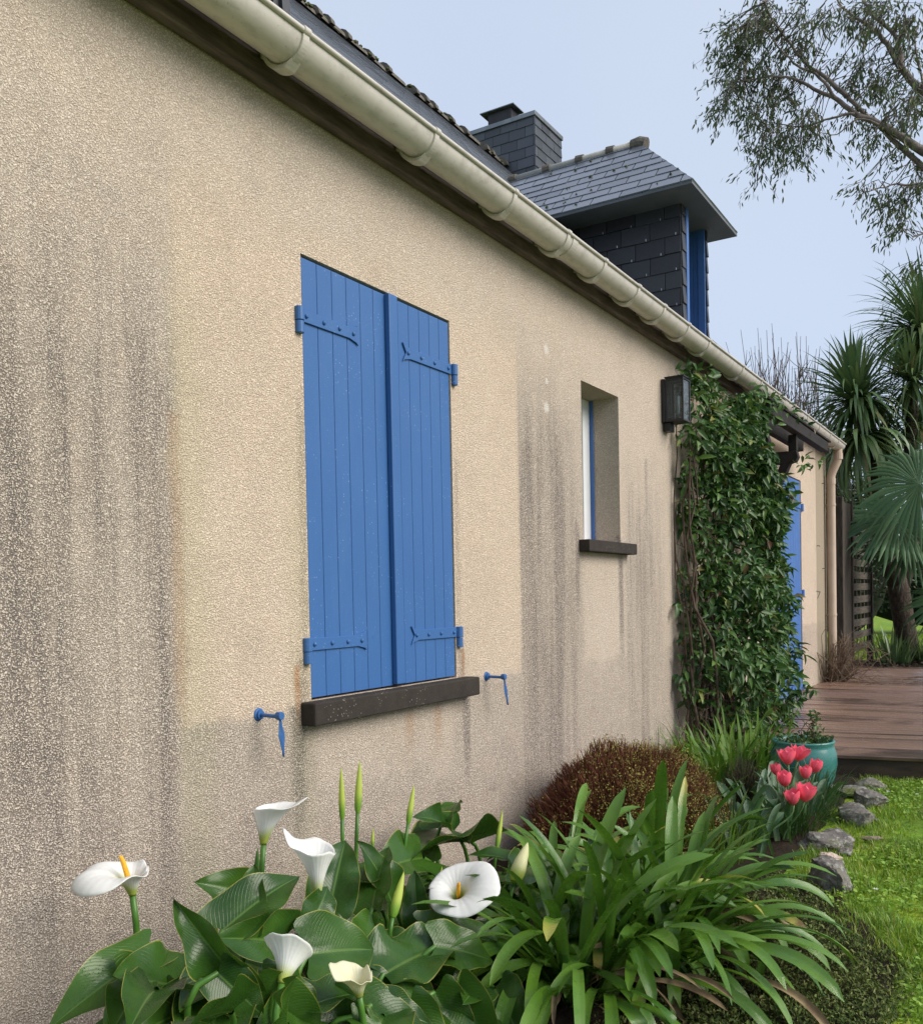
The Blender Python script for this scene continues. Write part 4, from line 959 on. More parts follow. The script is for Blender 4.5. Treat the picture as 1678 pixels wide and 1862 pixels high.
hea = thing('heather', 'dark faded heather bush between the brown shrub and the turquoise pot', 'shrub')
n = 4200; d = rand_dirs(n); d[:, 2] = abs(d[:, 2]); c = np.array([.72, 5.02, -.12]); base = c+d*np.array([.13, .15, .26])*rng.uniform(.25, 1, (n, 1))
up = unit(d*.5+np.array([0, 0, 1])+rand_dirs(n)*.35); sd = unit(np.cross(up, rand_dirs(n)))*.0016; L = rng.uniform(.02, .06, n)[:, None]
soup('foliage', np.stack([base-sd, base+sd, base+up*L], 1), HEATH, hea)

POTM = Mat('turquoise_glaze'); _n = POTM.noise(7, 5, .65); _c = POTM.mix(_n, (.025, .135, .125), (.055, .215, .195)); _c = POTM.mix(POTM.step(POTM.noise(22, 4, .7), .60, .72), _c, (.10, .20, .17))
POTM = POTM.out(_c, POTM.add(.18, POTM.mul(_n, .2)), POTM.bump(POTM.noise(14, 3), .25, .006), spec=.55)
pot = thing('flower_pot', 'glazed turquoise flower pot standing by the corner of the deck', 'pot')
pc = (.885, 5.74)
prof = [(.105, -.17), (.145, -.13), (.175, -.06), (.190, .02), (.188, .08), (.176, .118), (.170, .135), (.180, .150), (.178, .158), (.168, .160), (.156, .150), (.150, .11), (.15, .05)]
def lathe(prof, c, n=40):
    V = [(c[0]+r*math.cos(a), c[1]+r*math.sin(a), z) for r, z in prof for a in np.linspace(0, 2*math.pi, n+1)[:-1]]
    return V, [(j*n+i, j*n+(i+1) % n, (j+1)*n+(i+1) % n, (j+1)*n+i) for j in range(len(prof)-1) for i in range(n)]
V, F = lathe(prof, pc); mesh_obj('bowl', V, F, POTM, pot, True)
V, F = lathe([(.153, .125), (.10, .132), (.04, .128), (.001, .130)], pc); mesh_obj('potting_soil', V, F, SOIL, pot, True)
pp = thing('potted_plant', 'straggly small green plant growing in the turquoise pot', 'plant')
n = 260; a = rng.uniform(0, 6.283, n); rr = rng.uniform(.03, .165, n); P = np.stack([pc[0]+rr*np.cos(a), pc[1]+rr*np.sin(a), .14+rng.uniform(0, .04, n)*(rr > .05)], 1)
P = np.concatenate([P, np.array([pc[0]+.06, pc[1]+.02, .14])+np.stack([rng.normal(0, .018, 70), rng.normal(0, .018, 70), rng.uniform(.03, .19, 70)], 1)]); n = len(P); L = rng.uniform(.018, .040, n)
soup('foliage', leaf_pieces(P, unit(rand_dirs(n)+np.array([0, 0, .2])), unit(rand_dirs(n)*.6+np.array([0, 0, 1])), L, L*.55), leaf_mat('pot_leaf', [(0, (.04, .09, .025)), (1, (.10, .19, .05))], .5), pp, True, LUV, LF3)
mb = MB()
for k in range(8): q = np.array([pc[0]+.05+rng.normal(0, .03), pc[1]+rng.normal(0, .03), .12]); mb.tube([q, q+np.array([rng.normal(0, .02), rng.normal(0, .02), .09]), q+np.array([rng.normal(0, .03), rng.normal(0, .03), rng.uniform(.12, .2)])], [.003, .0025, .0015], 5)
mb.build('twigs', STEM, pp)

# ---------------------------------------------------------------- tulips
TULIP = Mat('tulip_petal'); _u, _v = TULIP.uv(0), TULIP.uv(1); _c = TULIP.mix(TULIP.noise(18, 4, .6), (.92, .085, .17), (.97, .20, .29)); _c = TULIP.mix(TULIP.mul(TULIP.step(TULIP.math('ABSOLUTE', TULIP.math('SUBTRACT', _u, .5)), .30, .5), .55), _c, (.95, .28, .32))
_c = TULIP.mix(TULIP.mul(TULIP.step(_v, .2, .0), .5), _c, (.62, .38, .20)); TULIP.out(_c, .4, TULIP.bump(TULIP.noise(60, 3), .2, .002), spec=.35); TULIP = TULIP.translucent(_c, .3)
TLEAF = strap_mat('tulip_leaf', (.040, .100, .048), (.065, .140, .055), .42, False)
TSTEM = simple('tulip_stem', (.07, .15, .05), (.11, .20, .07), 20, .45)
def tulip(px, py, yy, tilt, size, label, openness=.5, seed=0):
    r = np.random.default_rng(seed); base = at(px, py, y=yy); t = thing('tulip', label, 'tulip', 'pink tulips in front of the turquoise pot')
    size *= 1.30; axis = np.array([tilt[0], tilt[1], 1.]); axis /= np.linalg.norm(axis); root = np.array([base[0]*.6+.36+r.normal(0, .03), yy+r.normal(0, .05), -.13])
    pts, rad = stalk(base, axis, root, .0048); MB().tube(pts, rad, 8).build('stem', TSTEM, t, smooth=True)
    head = None
    for k in range(6):
        a = k*math.pi/3+r.uniform(-.12, .12); outer = k % 2; X, Y, Z = frame(axis, cv(math.cos(a), .02, math.sin(a))); L = size*(1.0 if outer else .95); W = size*.40; nv, nw = 10, 6; V, U = [], []
        op = (openness+.12)*(.5+.8*outer)*r.uniform(.5, 1.5)
        for j in range(nv+1):
            v = j/nv; rad_ = size*(.06+.36*math.sin(min(1, v*1.55)*math.pi/2)**.8*(1-.30*v*v)+.42*op*v*v); z = L*(v*.98)
            hw = W*(math.sin(math.pi*min(1, .14+v*.62))**.8)*(1-v**5)**.6
            for i in range(nw+1):
                w = i/nw*2-1; cc = 1.05*w*hw/max(.02*size, rad_*1.1); cc = max(-1.2, min(1.2, cc)); V.append(base+X*(rad_*math.cos(cc)*(1-.04*outer))+Y*(rad_*math.sin(cc))+Z*(z-.05*size*w*w*v+r.normal(0, .0008))); U.append((i/nw, v))
        F = [(j*(nw+1)+i, j*(nw+1)+i+1, (j+1)*(nw+1)+i+1, (j+1)*(nw+1)+i) for j in range(nv) for i in range(nw)]
        mesh_obj('petal', V, F, TULIP, t, True, U)
    for k in range(3):
        V, F, U = strap_leaf(root+np.array([r.normal(0, .02), r.normal(0, .02), 0]), r.uniform(0, 6.28), R_(r.uniform(62, 84)), r.uniform(.20, .30), r.uniform(.3, 1.0), r.uniform(.038, .056), None, .5, 10, r.normal(0, .5))
        mesh_obj('leaf', V, F, TLEAF, t, True, U)
tl = lambda s_: 'pink tulip, '+s_
tulip(1433, 1391, 4.62, (-.1, 0, 0), .066, 'pink tulip with its petals spreading, the left one of the top pair', .55, 1)
tulip(1450, 1384, 4.74, (.25, .1, 0), .064, 'pink tulip leaning right, highest flower of the tulip group', .5, 2)
tulip(1412, 1410, 4.70, (-.15, 0, 0), .048, 'small pink tulip at the left edge of the tulip group', .1, 3)
tulip(1428, 1431, 4.50, (-.1, -.1, 0), .062, 'pink tulip with rounded closed cup below the left top pair', .12, 4)
tulip(1481, 1406, 4.86, (.15, .1, 0), .058, 'pink tulip farthest right in the group, before the pot', .12, 5)
tulip(1466, 1417, 4.72, (-.1, 0, 0), .054, 'small pink tulip just left of the farthest right flower', .12, 6)
tulip(1462, 1458, 4.42, (.2, 0, 0), .070, 'wide open pink tulip low in the group, on the right', .5, 7)
tulip(1443, 1464, 4.36, (-.1, -.1, 0), .058, 'lowest pink tulip, its head tucked beside the wide open one', .3, 8)
r_ = np.random.default_rng(31)
lt = thing('tulip_leaves', 'broad grey green tulip leaves without flowers at the bed edge', 'plant')
for k in range(46):
    root = np.array([r_.uniform(.80, 1.10), r_.uniform(4.1, 5.1), -.13]); V, F, U = strap_leaf(root, r_.uniform(0, 6.28), R_(r_.uniform(55, 84)), r_.uniform(.18, .31), r_.uniform(.3, 1.2), r_.uniform(.026, .050), None, .5, 10, r_.normal(0, .5)); mesh_obj('leaf', V, F, TLEAF, lt, True, U)
tuft('bulb_foliage', 'thin dark green bulb leaves flopping over the edge stones', 'plant', (1.08, 4.85, -.13), (.10, .42), 300, (.14, .26), (.004, .007), leaf_mat('bulb_leaf', [(0, (.025, .075, .018)), (1, (.06, .13, .03))], .4, None, .2), (35, 80), (.5, 1.8), seed=8)
tuft('bulb_foliage', 'tuft of thin dark leaves right in front of the turquoise pot', 'plant', (.98, 5.38, -.13), (.16, .10), 170, (.16, .27), (.004, .007), bpy.data.materials['bulb_leaf'], (45, 85), (.4, 1.6), seed=18)

# ---------------------------------------------------------------- edging stones
def stone_mat(name, a, b, lich=.5, moss=.35):
    m = Mat(name); n = m.noise(9, 6, .7); col = m.mix(n, a, b); col = m.mix(m.mul(m.step(m.noise(26, 5, .75), .54, .60), lich), col, (.40, .39, .36))
    nz = m.node('ShaderNodeSeparateXYZ', {0: m.node('ShaderNodeNewGeometry').outputs['Normal']}).outputs[2]
    col = m.mix(m.mul(m.mul(m.step(nz, .3, .8), m.step(m.noise(6, 4, .7), .52, .62)), moss), col, (.10, .12, .025))
    return m.out(col, .85, m.bump(m.noise(30, 6, .7), .9, .012), spec=.25)
STONE = stone_mat('granite', (.050, .045, .042), (.26, .24, .215), .75); QUARTZ = stone_mat('pink_quartz', (.42, .30, .24), (.62, .52, .44), .3, .1); MOSSY = stone_mat('mossy_granite', (.08, .075, .06), (.26, .24, .20), .5, .95)
def stone(c, r, label, mat, seed, rot=0., flat=1.):
    import bmesh
    bm = bmesh.new(); bmesh.ops.create_icosphere(bm, subdivisions=5, radius=1)
    q = np.random.default_rng(seed); cuts = [(unit(q.normal(size=3)), q.uniform(.45, .85)) for _ in range(14)]
    for v in bm.verts:
        p = np.array(v.co)
        for nn, dd in cuts:
            k = p@nn-dd
            if k > 0: p = p-nn*k*.97
        p = p*(1+.16*fbm(*(p+seed), 1.6, 4)+.06*fbm(*p, 5, 4)+.03*fbm(*p, 14, 3)); p = p*np.array(r)
        v.co = (p[0]*math.cos(rot)-p[1]*math.sin(rot), p[0]*math.sin(rot)+p[1]*math.cos(rot), p[2])
    me = bpy.data.meshes.new('edging_stone'); bm.to_mesh(me); bm.free(); me.polygons.foreach_set('use_smooth', [True]*len(me.polygons)); me.materials.append(mat)
    o = link_obj('edging_stone', me); o.location = c; o.modifiers.new('e', 'EDGE_SPLIT').split_angle = R_(38); return tag(o, label, 'stone', 'stones edging the flower bed')
def on(px, py, dz=0.): p = at(px, py, z=-.13); return (p[0], p[1], -.13+dz)
stone(on(1500, 1602), (.095, .17, .125), 'large dark grey stone nearest the viewer in the bed edging', STONE, 1, .35)
stone(on(1510, 1535), (.15, .13, .08), 'flat grey lichened stone behind the pale pink one', STONE, 2, .2)
stone(on(1512, 1562), (.055, .045, .035), 'pale pinkish white stone wedged between two grey stones', QUARTZ, 3, .4)
stone(on(1556, 1490), (.12, .13, .11), 'angular dark stone with a steep front, middle of the edging row', STONE, 4, .5)
stone(on(1576, 1462), (.11, .11, .08), 'blackish stone beyond the angular one, close to the lawn', STONE, 5, 1.1)
stone(on(1597, 1462), (.05, .06, .035), 'small pale brown stone at the lawn side of the row', stone_mat('brown_stone', (.12, .09, .07), (.25, .20, .15), .4), 6, .1)
stone(on(1572, 1432), (.11, .09, .055), 'pale mossy stone near the deck in the edging row', MOSSY, 7, .2)
stone(on(1540, 1440), (.11, .14, .05), 'low moss covered stone beside the turquoise pot', MOSSY, 8, .9)
stone(on(1512, 1400), (.05, .06, .07), 'small brown stone between pot and deck edge', STONE, 9, .2)
stone(on(1585, 1526), (.055, .022, .014), 'thin flat brownish stone lying loose on the lawn', stone_mat('flat_stone', (.20, .15, .11), (.33, .27, .20), .3, .1), 10, .5)
stone(on(1535, 1550), (.045, .035, .03), 'small round grey stone in the gap of the edging', STONE, 11, .5)
stone(on(1522, 1582, -.01), (.06, .05, .03), 'small mossy stone in front of the pale pink one', MOSSY, 12, .5)
stone(on(1545, 1588, -.03), (.04, .06, .03), 'half buried brown stone at the lawn edge', STONE, 13, .5)

# ---------------------------------------------------------------- creeping ground cover and lawn blades
def in_poly(x, y, poly):
    c = np.zeros(len(x), bool)
    for (x0, y0), (x1, y1) in zip(poly, poly[1:]+poly[:1]):
        q = ((y0 > y) != (y1 > y)) & (x < (x1-x0)*(y-y0)/(y1-y0+1e-12)+x0); c ^= q
    return c
mat_poly = [(1.05, 2.2), (1.74, 2.2), (1.74, 2.75), (1.72, 3.10), (1.58, 3.26), (1.44, 3.45), (1.36, 3.72), (1.10, 4.0)]
COVER = leaf_mat('creeping_leaf', [(0, (.036, .052, .016)), (.4, (.080, .120, .030)), (.8, (.15, .205, .050)), (1, (.26, .26, .10))], .7, None, .1, .2)
n = 52000; x = rng.uniform(1.0, 1.8, n); y = rng.uniform(2.2, 4.0, n); k = in_poly(x+rng.normal(0, .025, n), y+rng.normal(0, .025, n), mat_poly); x, y = x[k], y[k]; n = len(x)
lump = np.array([fbm(a, b, 3, 7, 3) for a, b in zip(x, y)]); P = np.stack([x, y, -.16+.03*lump+rng.uniform(0, .05, n)], 1); L = rng.uniform(.007, .018, n)
tag(soup('ground_cover', leaf_pieces(P, unit(rand_dirs(n)+np.array([0, 0, .45])), unit(rand_dirs(n)*.8+np.array([0, 0, 1])), L, L*.42), COVER, None, True, LUV, LF3), 'dark creeping ground cover between the bed and the lawn', 'ground cover', kind='stuff')
V, F = [], []
tag(grid_mesh('ground_cover_soil', 1.0, 1.76, 2.0, 3.9, 30, 60, lambda x, y: -.138+.012*fbm(x, y, 1, 8)-.05*(x > 1.70)-.10*max(0, (x-(1.74 if y < 3.1 else 1.74-.48*(y-3.1)))/.1), SOIL), 'dark earth under the creeping ground cover', 'soil', kind='structure')
GRASS = leaf_mat('grass_blade', [(0, (.11, .21, .016)), (.4, (.20, .36, .022)), (.75, (.32, .47, .032)), (.94, (.44, .49, .07)), (1, (.34, .26, .11))], .42, None, .35)
def lawn_blades(name, label, n, x0, x1, y0, y1, Lr, w, mask=None, seed=0):
    q = np.random.default_rng(seed); x = q.uniform(x0, x1, n); y = q.uniform(y0, y1, n)
    if mask is not None: k = mask(x, y); x, y = x[k], y[k]; n = len(x)
    lump = np.array([fbm(a, b, 5, 2.3, 3) for a, b in zip(x, y)]); k = q.random(n) < np.clip(.75+lump*1.4, .12, 1); x, y, lump = x[k], y[k], lump[k]; n = len(x)
    z = np.array([lawn_z(a, b) for a, b in zip(x, y)]); az = q.uniform(0, 6.283, n)
    P, F = blade_pieces(np.stack([x, y, z-.004], 1), az, np.radians(q.uniform(25, 88, n)), q.uniform(*Lr, n)*(1+.6*lump), q.uniform(.2, 1.6, n), q.uniform(*w, n), 3)
    return tag(soup(name, P, GRASS, None, True, faces=F), label, 'grass', kind='stuff')
nb = lambda x, y: ~in_poly(x, y, mat_poly) & (x > 1.20+.05*np.sin(y*7)) & (y < 6.25+.165*(x-.9))
lawn_blades('lawn_grass', 'bright green short grass of the lawn beside the flower bed', 105000, 1.15, 3.3, 2.2, 6.6, (.02, .052), (.0025, .0048), nb, 5)
lawn_blades('far_lawn_grass', 'bright green grass beyond the deck', 34000, -2.5, 2.6, 15.6, 25, (.04, .09), (.010, .02), None, 6)
CLOV = leaf_mat('clover_leaf', [(0, (.14, .28, .02)), (.6, (.24, .44, .04)), (1, (.36, .52, .07))], .5, None, .3)
q = np.random.default_rng(9); n = 40000; x = q.uniform(1.15, 3.3, n); y = q.uniform(2.2, 6.6, n); k = nb(x, y); x, y = x[k], y[k]; n = len(x)
lump = np.array([fbm(a, b, 9, 1.9, 3) for a, b in zip(x, y)]); k = q.random(n) < np.clip(lump*2.6+.28, 0, 1); x, y = x[k], y[k]; n = len(x)
P = np.stack([x, y, np.array([lawn_z(a, b) for a, b in zip(x, y)])+q.uniform(.008, .040, n)], 1); L = q.uniform(.010, .022, n)
tag(soup('clover', leaf_pieces(P, unit(rand_dirs(n)*np.array([1, 1, .35])), unit(rand_dirs(n)*.35+np.array([0, 0, 1])), L, L*.85, .15, .1), CLOV, None, True, LUV, LF3), 'small round leaved clover and weeds in the lawn', 'clover', kind='stuff')
DAISY = simple('daisy_petal', (.8, .8, .78), (.85, .85, .83))
for (px, py) in ((1593, 1618), (1668, 1445), (1615, 1440)):
    p = at(px, py, z=-.125); mb = MB()
    for a in np.linspace(0, 6.283, 9)[:-1]: mb.add([p, p+np.array([math.cos(a-.3)*.008, math.sin(a-.3)*.008, .002]), p+np.array([math.cos(a)*.013, math.sin(a)*.013, .004]), p+np.array([math.cos(a+.3)*.008, math.sin(a+.3)*.008, .002])], [(0, 1, 2, 3)])
    tag(mb.build('daisy', DAISY), {1593: 'tiny white daisy on the lawn level with the large dark edging stone', 1668: 'tiny white daisy on the lawn at the right photo edge', 1615: 'tiny white daisy on the lawn near the deck edge'}[px], 'daisy', 'daisies in the lawn')

# ---------------------------------------------------------------- by the house corner: dry twigs, screen fence
DRY = simple('dry_twig', (.10, .065, .040), (.24, .17, .11), 20, .8)
dt = thing('dry_twigs', 'tangle of dry brown twigs around the foot of the downpipe', 'twigs'); mb = MB()
for k in range(130):
    a = np.array([rng.normal(.12, .07), rng.normal(11.35, .12), .0]); a[0] = max(a[0], .02); b = a+np.array([rng.normal(.10, .13), rng.normal(-.05, .15), rng.uniform(.1, .55)]); b[0] = max(b[0], .02)
    mid = (a+b)/2+rng.normal(0, .05, 3); mid[0] = max(mid[0], .02); mid[2] = max(mid[2], .02); c2 = b+np.array([rng.normal(.08, .1), rng.normal(0, .1), rng.normal(-.08, .1)]); c2[0] = max(c2[0], .02); c2[2] = max(c2[2], .01); mb.tube([a, mid, b, c2], [.005, .004, .003, .002], 4, cap=False)
for k in range(26):
    a = np.array([rng.uniform(.15, 1.0), rng.uniform(10.7, 11.8), .012]); d = rand_dirs(1)[0]*rng.uniform(.1, .35); d[2] = abs(d[2])*.15; mb.tube([a, a+d*.5+np.array([0, 0, .02]), a+d], [.005, .004, .002], 4, cap=False)
mb.build('twigs', DRY, dt, smooth=True)
FENCE = simple('weathered_fence_wood', (.055, .046, .036), (.13, .112, .088), 6, .8, .004, 60, stretch=(2, .8, 8)); FENCE_D = simple('dark_fence_post', (.028, .022, .016), (.07, .056, .042), 6, .8, .004, 60, stretch=(6, 6, 1))
fen = thing('screen_fence', 'weathered wooden screen fence of horizontal slats behind the house corner', 'fence')
FA, FB = np.array([-.06, 12.75]), np.array([.02, 14.75])
for t, w in ((0., .10), (.34, .07), (1., .085)):
    p = FA+(FB-FA)*t; MB().box(p[0]-w/2, p[0]+w/2, p[1]-w/2, p[1]+w/2, -.15, 2.25 if t < .5 else 1.78).build('post', FENCE_D, fen, bevel=.006)
mb = MB()
for k in range(21):                                      # woven slats, in front and behind by turns
    z_ = .26+.165*k
    if k >= 11: break
    for off, dz in ((.012, 0.),):
        a = FA+(FB-FA)*.35; b = FB; mb.beam((a[0]+off, a[1], z_+dz+rng.normal(0, .004)), (b[0]+off, b[1], z_+dz+rng.normal(0, .004)), .014, .098)
    if k < 9: mb.beam((FA[0]+(FB-FA)[0]*(.4+.13*(k % 5)), FA[1]+(FB-FA)[1]*(.4+.13*(k % 5)), .2), (FA[0]+(FB-FA)[0]*(.4+.13*(k % 5)), FA[1]+(FB-FA)[1]*(.4+.13*(k % 5)), 1.78), .012, .03, (0, 1, 0)) if k < 5 else None
mb.build('slat_panel', FENCE, fen, bevel=.002)
mb = MB()
for k in range(7): a = FA+(FB-FA)*(.02+.32*k/7); b = FA+(FB-FA)*(.02+.32*(k+1)/7-.004); mb.prism([(a[0]-.01, a[1]), (a[0]+.012, a[1]), (b[0]+.012, b[1]), (b[0]-.01, b[1])], 'z', -.05, 2.2+.01*rng.random())
mb.build('board_panel', FENCE_D, fen, bevel=.002)

# ---------------------------------------------------------------- cabbage palm, fan palm
BARK = simple('palm_bark', (.028, .020, .014), (.085, .062, .045), 14, .9, .03, 22, stretch=(2, 2, .8))
CORD = leaf_mat('cabbage_palm_leaf', [(0, (.060, .125, .050)), (.6, (.125, .225, .085)), (.93, (.19, .29, .11)), (1, (.28, .26, .13))], .45, None, .15)
def rosette(name, parent, c, n, Lr, w, axis=(0, 0, 1), spread=(-50, 88), seed=0, droop=(.3, 1.9), mat=CORD):
    q = np.random.default_rng(seed); az = q.uniform(0, 6.283, n); el = np.radians(spread[0]+(spread[1]-spread[0])*q.random(n)**.85)
    P, F = blade_pieces(np.array(c)+rand_dirs(n)*.05, az, el, q.uniform(*Lr, n), q.uniform(*droop, n)*np.clip(np.cos(el)+.15, .1, 1), q.uniform(*w, n), 8)
    A = Vector(axis).normalized(); M = np.array(Vector((0, 0, 1)).rotation_difference(A).to_matrix()); P = (P-np.array(c))@M.T+np.array(c)
    return soup(name, P, mat, parent, True, faces=F)
cp = thing('cabbage_palm', 'cabbage palm with forked dark trunk and spiky rosettes of strap leaves', 'palm tree')
A = lambda px, py, y=14.7: at(px, py, y=y)
tr = MB()
tr.tube([A(1664, 1225, 14.7), A(1652, 1190, 14.7), A(1643, 1130), A(1634, 1075), A(1630, 1045)], [.19, .16, .145, .15, .13], 12)
tr.tube([A(1636, 1075), A(1615, 1020, 14.6), A(1598, 960, 14.5), A(1590, 900, 14.5), A(1578, 820, 14.5), A(1562, 740, 14.5)], [.13, .11, .09, .085, .08, .07], 10)
tr.tube([A(1634, 1075), A(1655, 1010, 14.9), A(1662, 920, 14.9), A(1655, 800, 15), A(1662, 640, 15)], [.13, .11, .10, .09, .08], 10)
tr.tube([A(1655, 860, 15), A(1620, 830, 15), A(1595, 800, 15.1)], [.08, .075, .06], 8)
tr.build('trunk', BARK, cp, smooth=True)
rosette('crown', cp, A(1558, 730, 14.5), 360, (.65, 1.15), (.04, .068), (-.1, 0, 1), (-45, 86), 1, (.5, 2.3))
rosette('crown', cp, A(1562, 790, 14.4), 160, (.8, 1.25), (.045, .07), (-.1, -.1, 1), (-60, 20), 2, (1.2, 2.6))
rosette('crown', cp, A(1672, 600, 15), 300, (.7, 1.25), (.030, .055), (.1, 0, 1), (-45, 80), 3, (.5, 2.3))
rosette('crown', cp, A(1660, 690, 14.6), 230, (.6, 1.1), (.030, .05), (-.1, -.2, 1), (-50, 60), 4)
rosette('crown', cp, A(1598, 800, 15.1), 110, (.6, 1.0), (.035, .055), (-.1, 0, 1), (-60, 50), 5, (.8, 2.2))
rosette('crown', cp, A(1665, 770, 15.2), 120, (.7, 1.1), (.03, .05), (0, 0, 1), (-60, 60), 6, (.8, 2.2))
FAN = leaf_mat('fan_palm_leaf', [(0, (.034, .088, .036)), (.6, (.062, .14, .056)), (1, (.11, .20, .085))], .5, None, .15, .3)
fp = thing('fan_palm', 'fan palm with round pleated fronds reaching over the deck', 'palm tree')
fc = A(1690, 960, 13.9)
MB().tube([A(1725, 1215, 13.9), A(1712, 1130, 13.9), A(1700, 1040, 13.9), fc], [.14, .13, .12, .10], 12).build('trunk', BARK, fp, smooth=True)
def fan(c, nrm, axis, R, seed, n=44, arc=300):
    q = np.random.default_rng(seed); N = np.array(nrm)/np.linalg.norm(nrm); X = np.array(axis)-N*np.dot(axis, N); X /= np.linalg.norm(X); Y = np.cross(N, X); V, F, U = [], [], []; c = np.array(c)
    for k in range(n):
        a = R_(arc)*((k+.5)/n-.5)+q.normal(0, .012); L = R*(.80+.20*math.cos(a*.6))*q.uniform(.93, 1.05); d = X*math.cos(a)+Y*math.sin(a); s_ = np.cross(N, d); b = len(V); w0 = R_(arc)/n*.5; drp = q.uniform(.25, .85)
        for j in range(9):
            t = j/8; r = L*t; ww = min(r*w0*1.02, .040*R/.6*(1.15-t**1.5*1.08)); p = c+d*r-N*(.05*math.sin(t*2)*L)+np.array([0, 0, -1])*(drp*L*max(0, t-.45)**1.6)
            V += [p-s_*ww, p+N*ww*.55, p+s_*ww]; U += [(0, t), (.5, t), (1, t)]
        F += [(b+3*j+i, b+3*j+i+1, b+3*j+4+i, b+3*j+3+i) for j in range(8) for i in (0, 1)]
    o = mesh_obj('frond', V, F, FAN, fp, True, U); mb = MB(); m_ = (c+fc)/2+np.array([0, 0, .12]); mb.tube([fc, m_, c], [.018, .014, .010], 7); mb.build('leaf_stalk', PET, o, smooth=True)
fan(A(1672, 880, 13.3), cv(-.25, .10, 1), cv(-1, -.35, .3), .80, 1, 46, 330)
fan(A(1632, 940, 13.6), cv(-.1, .75, .7), cv(-1, -.25, .2), .86, 2, 40, 230)
fan(A(1735, 850, 13.7), cv(.2, .4, .9), cv(.5, 1, .3), .70, 3, 40, 300)
fan(A(1655, 985, 13.8), cv(-.2, .6, .5), cv(-.7, -.8, .3), .70, 4, 34, 200)
fan(A(1730, 1090, 13.6), cv(-.4, .5, .8), cv(-1, .1, .3), .60, 5, 36, 260)
tuft('sword_leaf_plant', 'clump of upright dark sword leaves at the palm foot', 'plant', tuple(A(1624, 1205, 14.2)*np.array([1, 1, 0])+np.array([0, 0, -.03])), (.22, .15), 90, (.30, .62), (.022, .036), CORD, (55, 88), (.1, .7), seed=12)
tuft('sword_leaf_plant', 'smaller clump of sword leaves right of the palm trunk', 'plant', tuple(A(1690, 1205, 14.6)*np.array([1, 1, 0])+np.array([0, 0, -.03])), (.15, .15), 60, (.25, .5), (.02, .032), CORD, (55, 88), (.1, .7), seed=13)
n = 900; x = rng.uniform(-.3, 1.2, n); y = rng.uniform(13.55, 14.6, n); P = np.stack([x, y, -.02+rng.uniform(0, .05, n)], 1); L = rng.uniform(.03, .09, n)
tag(soup('leaf_litter', leaf_pieces(P, unit(rand_dirs(n)*np.array([1, 1, .3])), unit(rand_dirs(n)*.5+np.array([0, 0, 1])), L, L*.3), leaf_mat('dead_leaf', [(0, (.03, .022, .015)), (1, (.12, .085, .055))], .8, None, 0), None, True, LUV, LF3), 'dark dead leaves on the bed at the deck end', 'leaf litter', kind='stuff')

# ---------------------------------------------------------------- hedge and bushes far behind
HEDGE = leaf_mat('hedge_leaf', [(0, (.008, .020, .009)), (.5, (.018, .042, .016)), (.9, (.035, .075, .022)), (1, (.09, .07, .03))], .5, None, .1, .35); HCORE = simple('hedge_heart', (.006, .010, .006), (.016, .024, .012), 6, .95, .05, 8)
def bush(name, label, cat, c, r, n, Ls, mat=HEDGE, seed=0, group=None):
    q = np.random.default_rng(seed); t = thing(name, label, cat, group); d = unit(q.normal(size=(n, 3))); d[:, 2] = np.where(d[:, 2] < -.3, -d[:, 2], d[:, 2]); lump = np.array([fbm(*(v*1.3+seed), 2., 3) for v in d])
    P = np.array(c)+d*np.array(r)*((1+.38*lump)*(1-.32*q.random(n)**1.5))[:, None]; L = q.uniform(*Ls, n)
    soup('foliage', leaf_pieces(P, unit(d*.6+q.normal(size=(n, 3))*.6+np.array([0, 0, -.2])), unit(d+q.normal(size=(n, 3))*.5), L, L*.45), mat, t, True, LUV, LF3)
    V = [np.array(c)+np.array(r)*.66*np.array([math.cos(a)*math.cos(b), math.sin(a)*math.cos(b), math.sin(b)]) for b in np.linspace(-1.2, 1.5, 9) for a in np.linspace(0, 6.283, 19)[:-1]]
    mesh_obj('dark_core', V, [(j*18+i, j*18+(i+1) % 18, (j+1)*18+(i+1) % 18, (j+1)*18+i) for j in range(8) for i in range(18)], HCORE, t, True)  # closed dark core standing for the shaded foliage inside
bush('hedge', 'dense dark evergreen hedge closing the lawn behind the palms', 'hedge', (1.2, 26.5, .95), (5.2, 1.3, 1.5), 15000, (.07, .15), seed=1)
bush('bush', 'tall dark leafy bush behind the screen fence', 'shrub', (-1.5, 21.5, 1.5), (1.5, 1.5, 2.2), 9000, (.06, .13), seed=2)
bush('bush', 'dark bush filling the gap right of the palm trunk', 'shrub', (1.55, 19.5, .9), (.75, .8, 1.5), 5000, (.06, .12), seed=3)
LACE = leaf_mat('light_foliage', [(0, (.035, .065, .022)), (1, (.10, .14, .05))], .5, None, .25)
bush('bush', 'airy pale green bush showing between the bare shrub and the palm', 'shrub', (-1.9, 19.8, 3.0), (1.4, 1.0, 1.5), 4200, (.05, .10), LACE, seed=4)

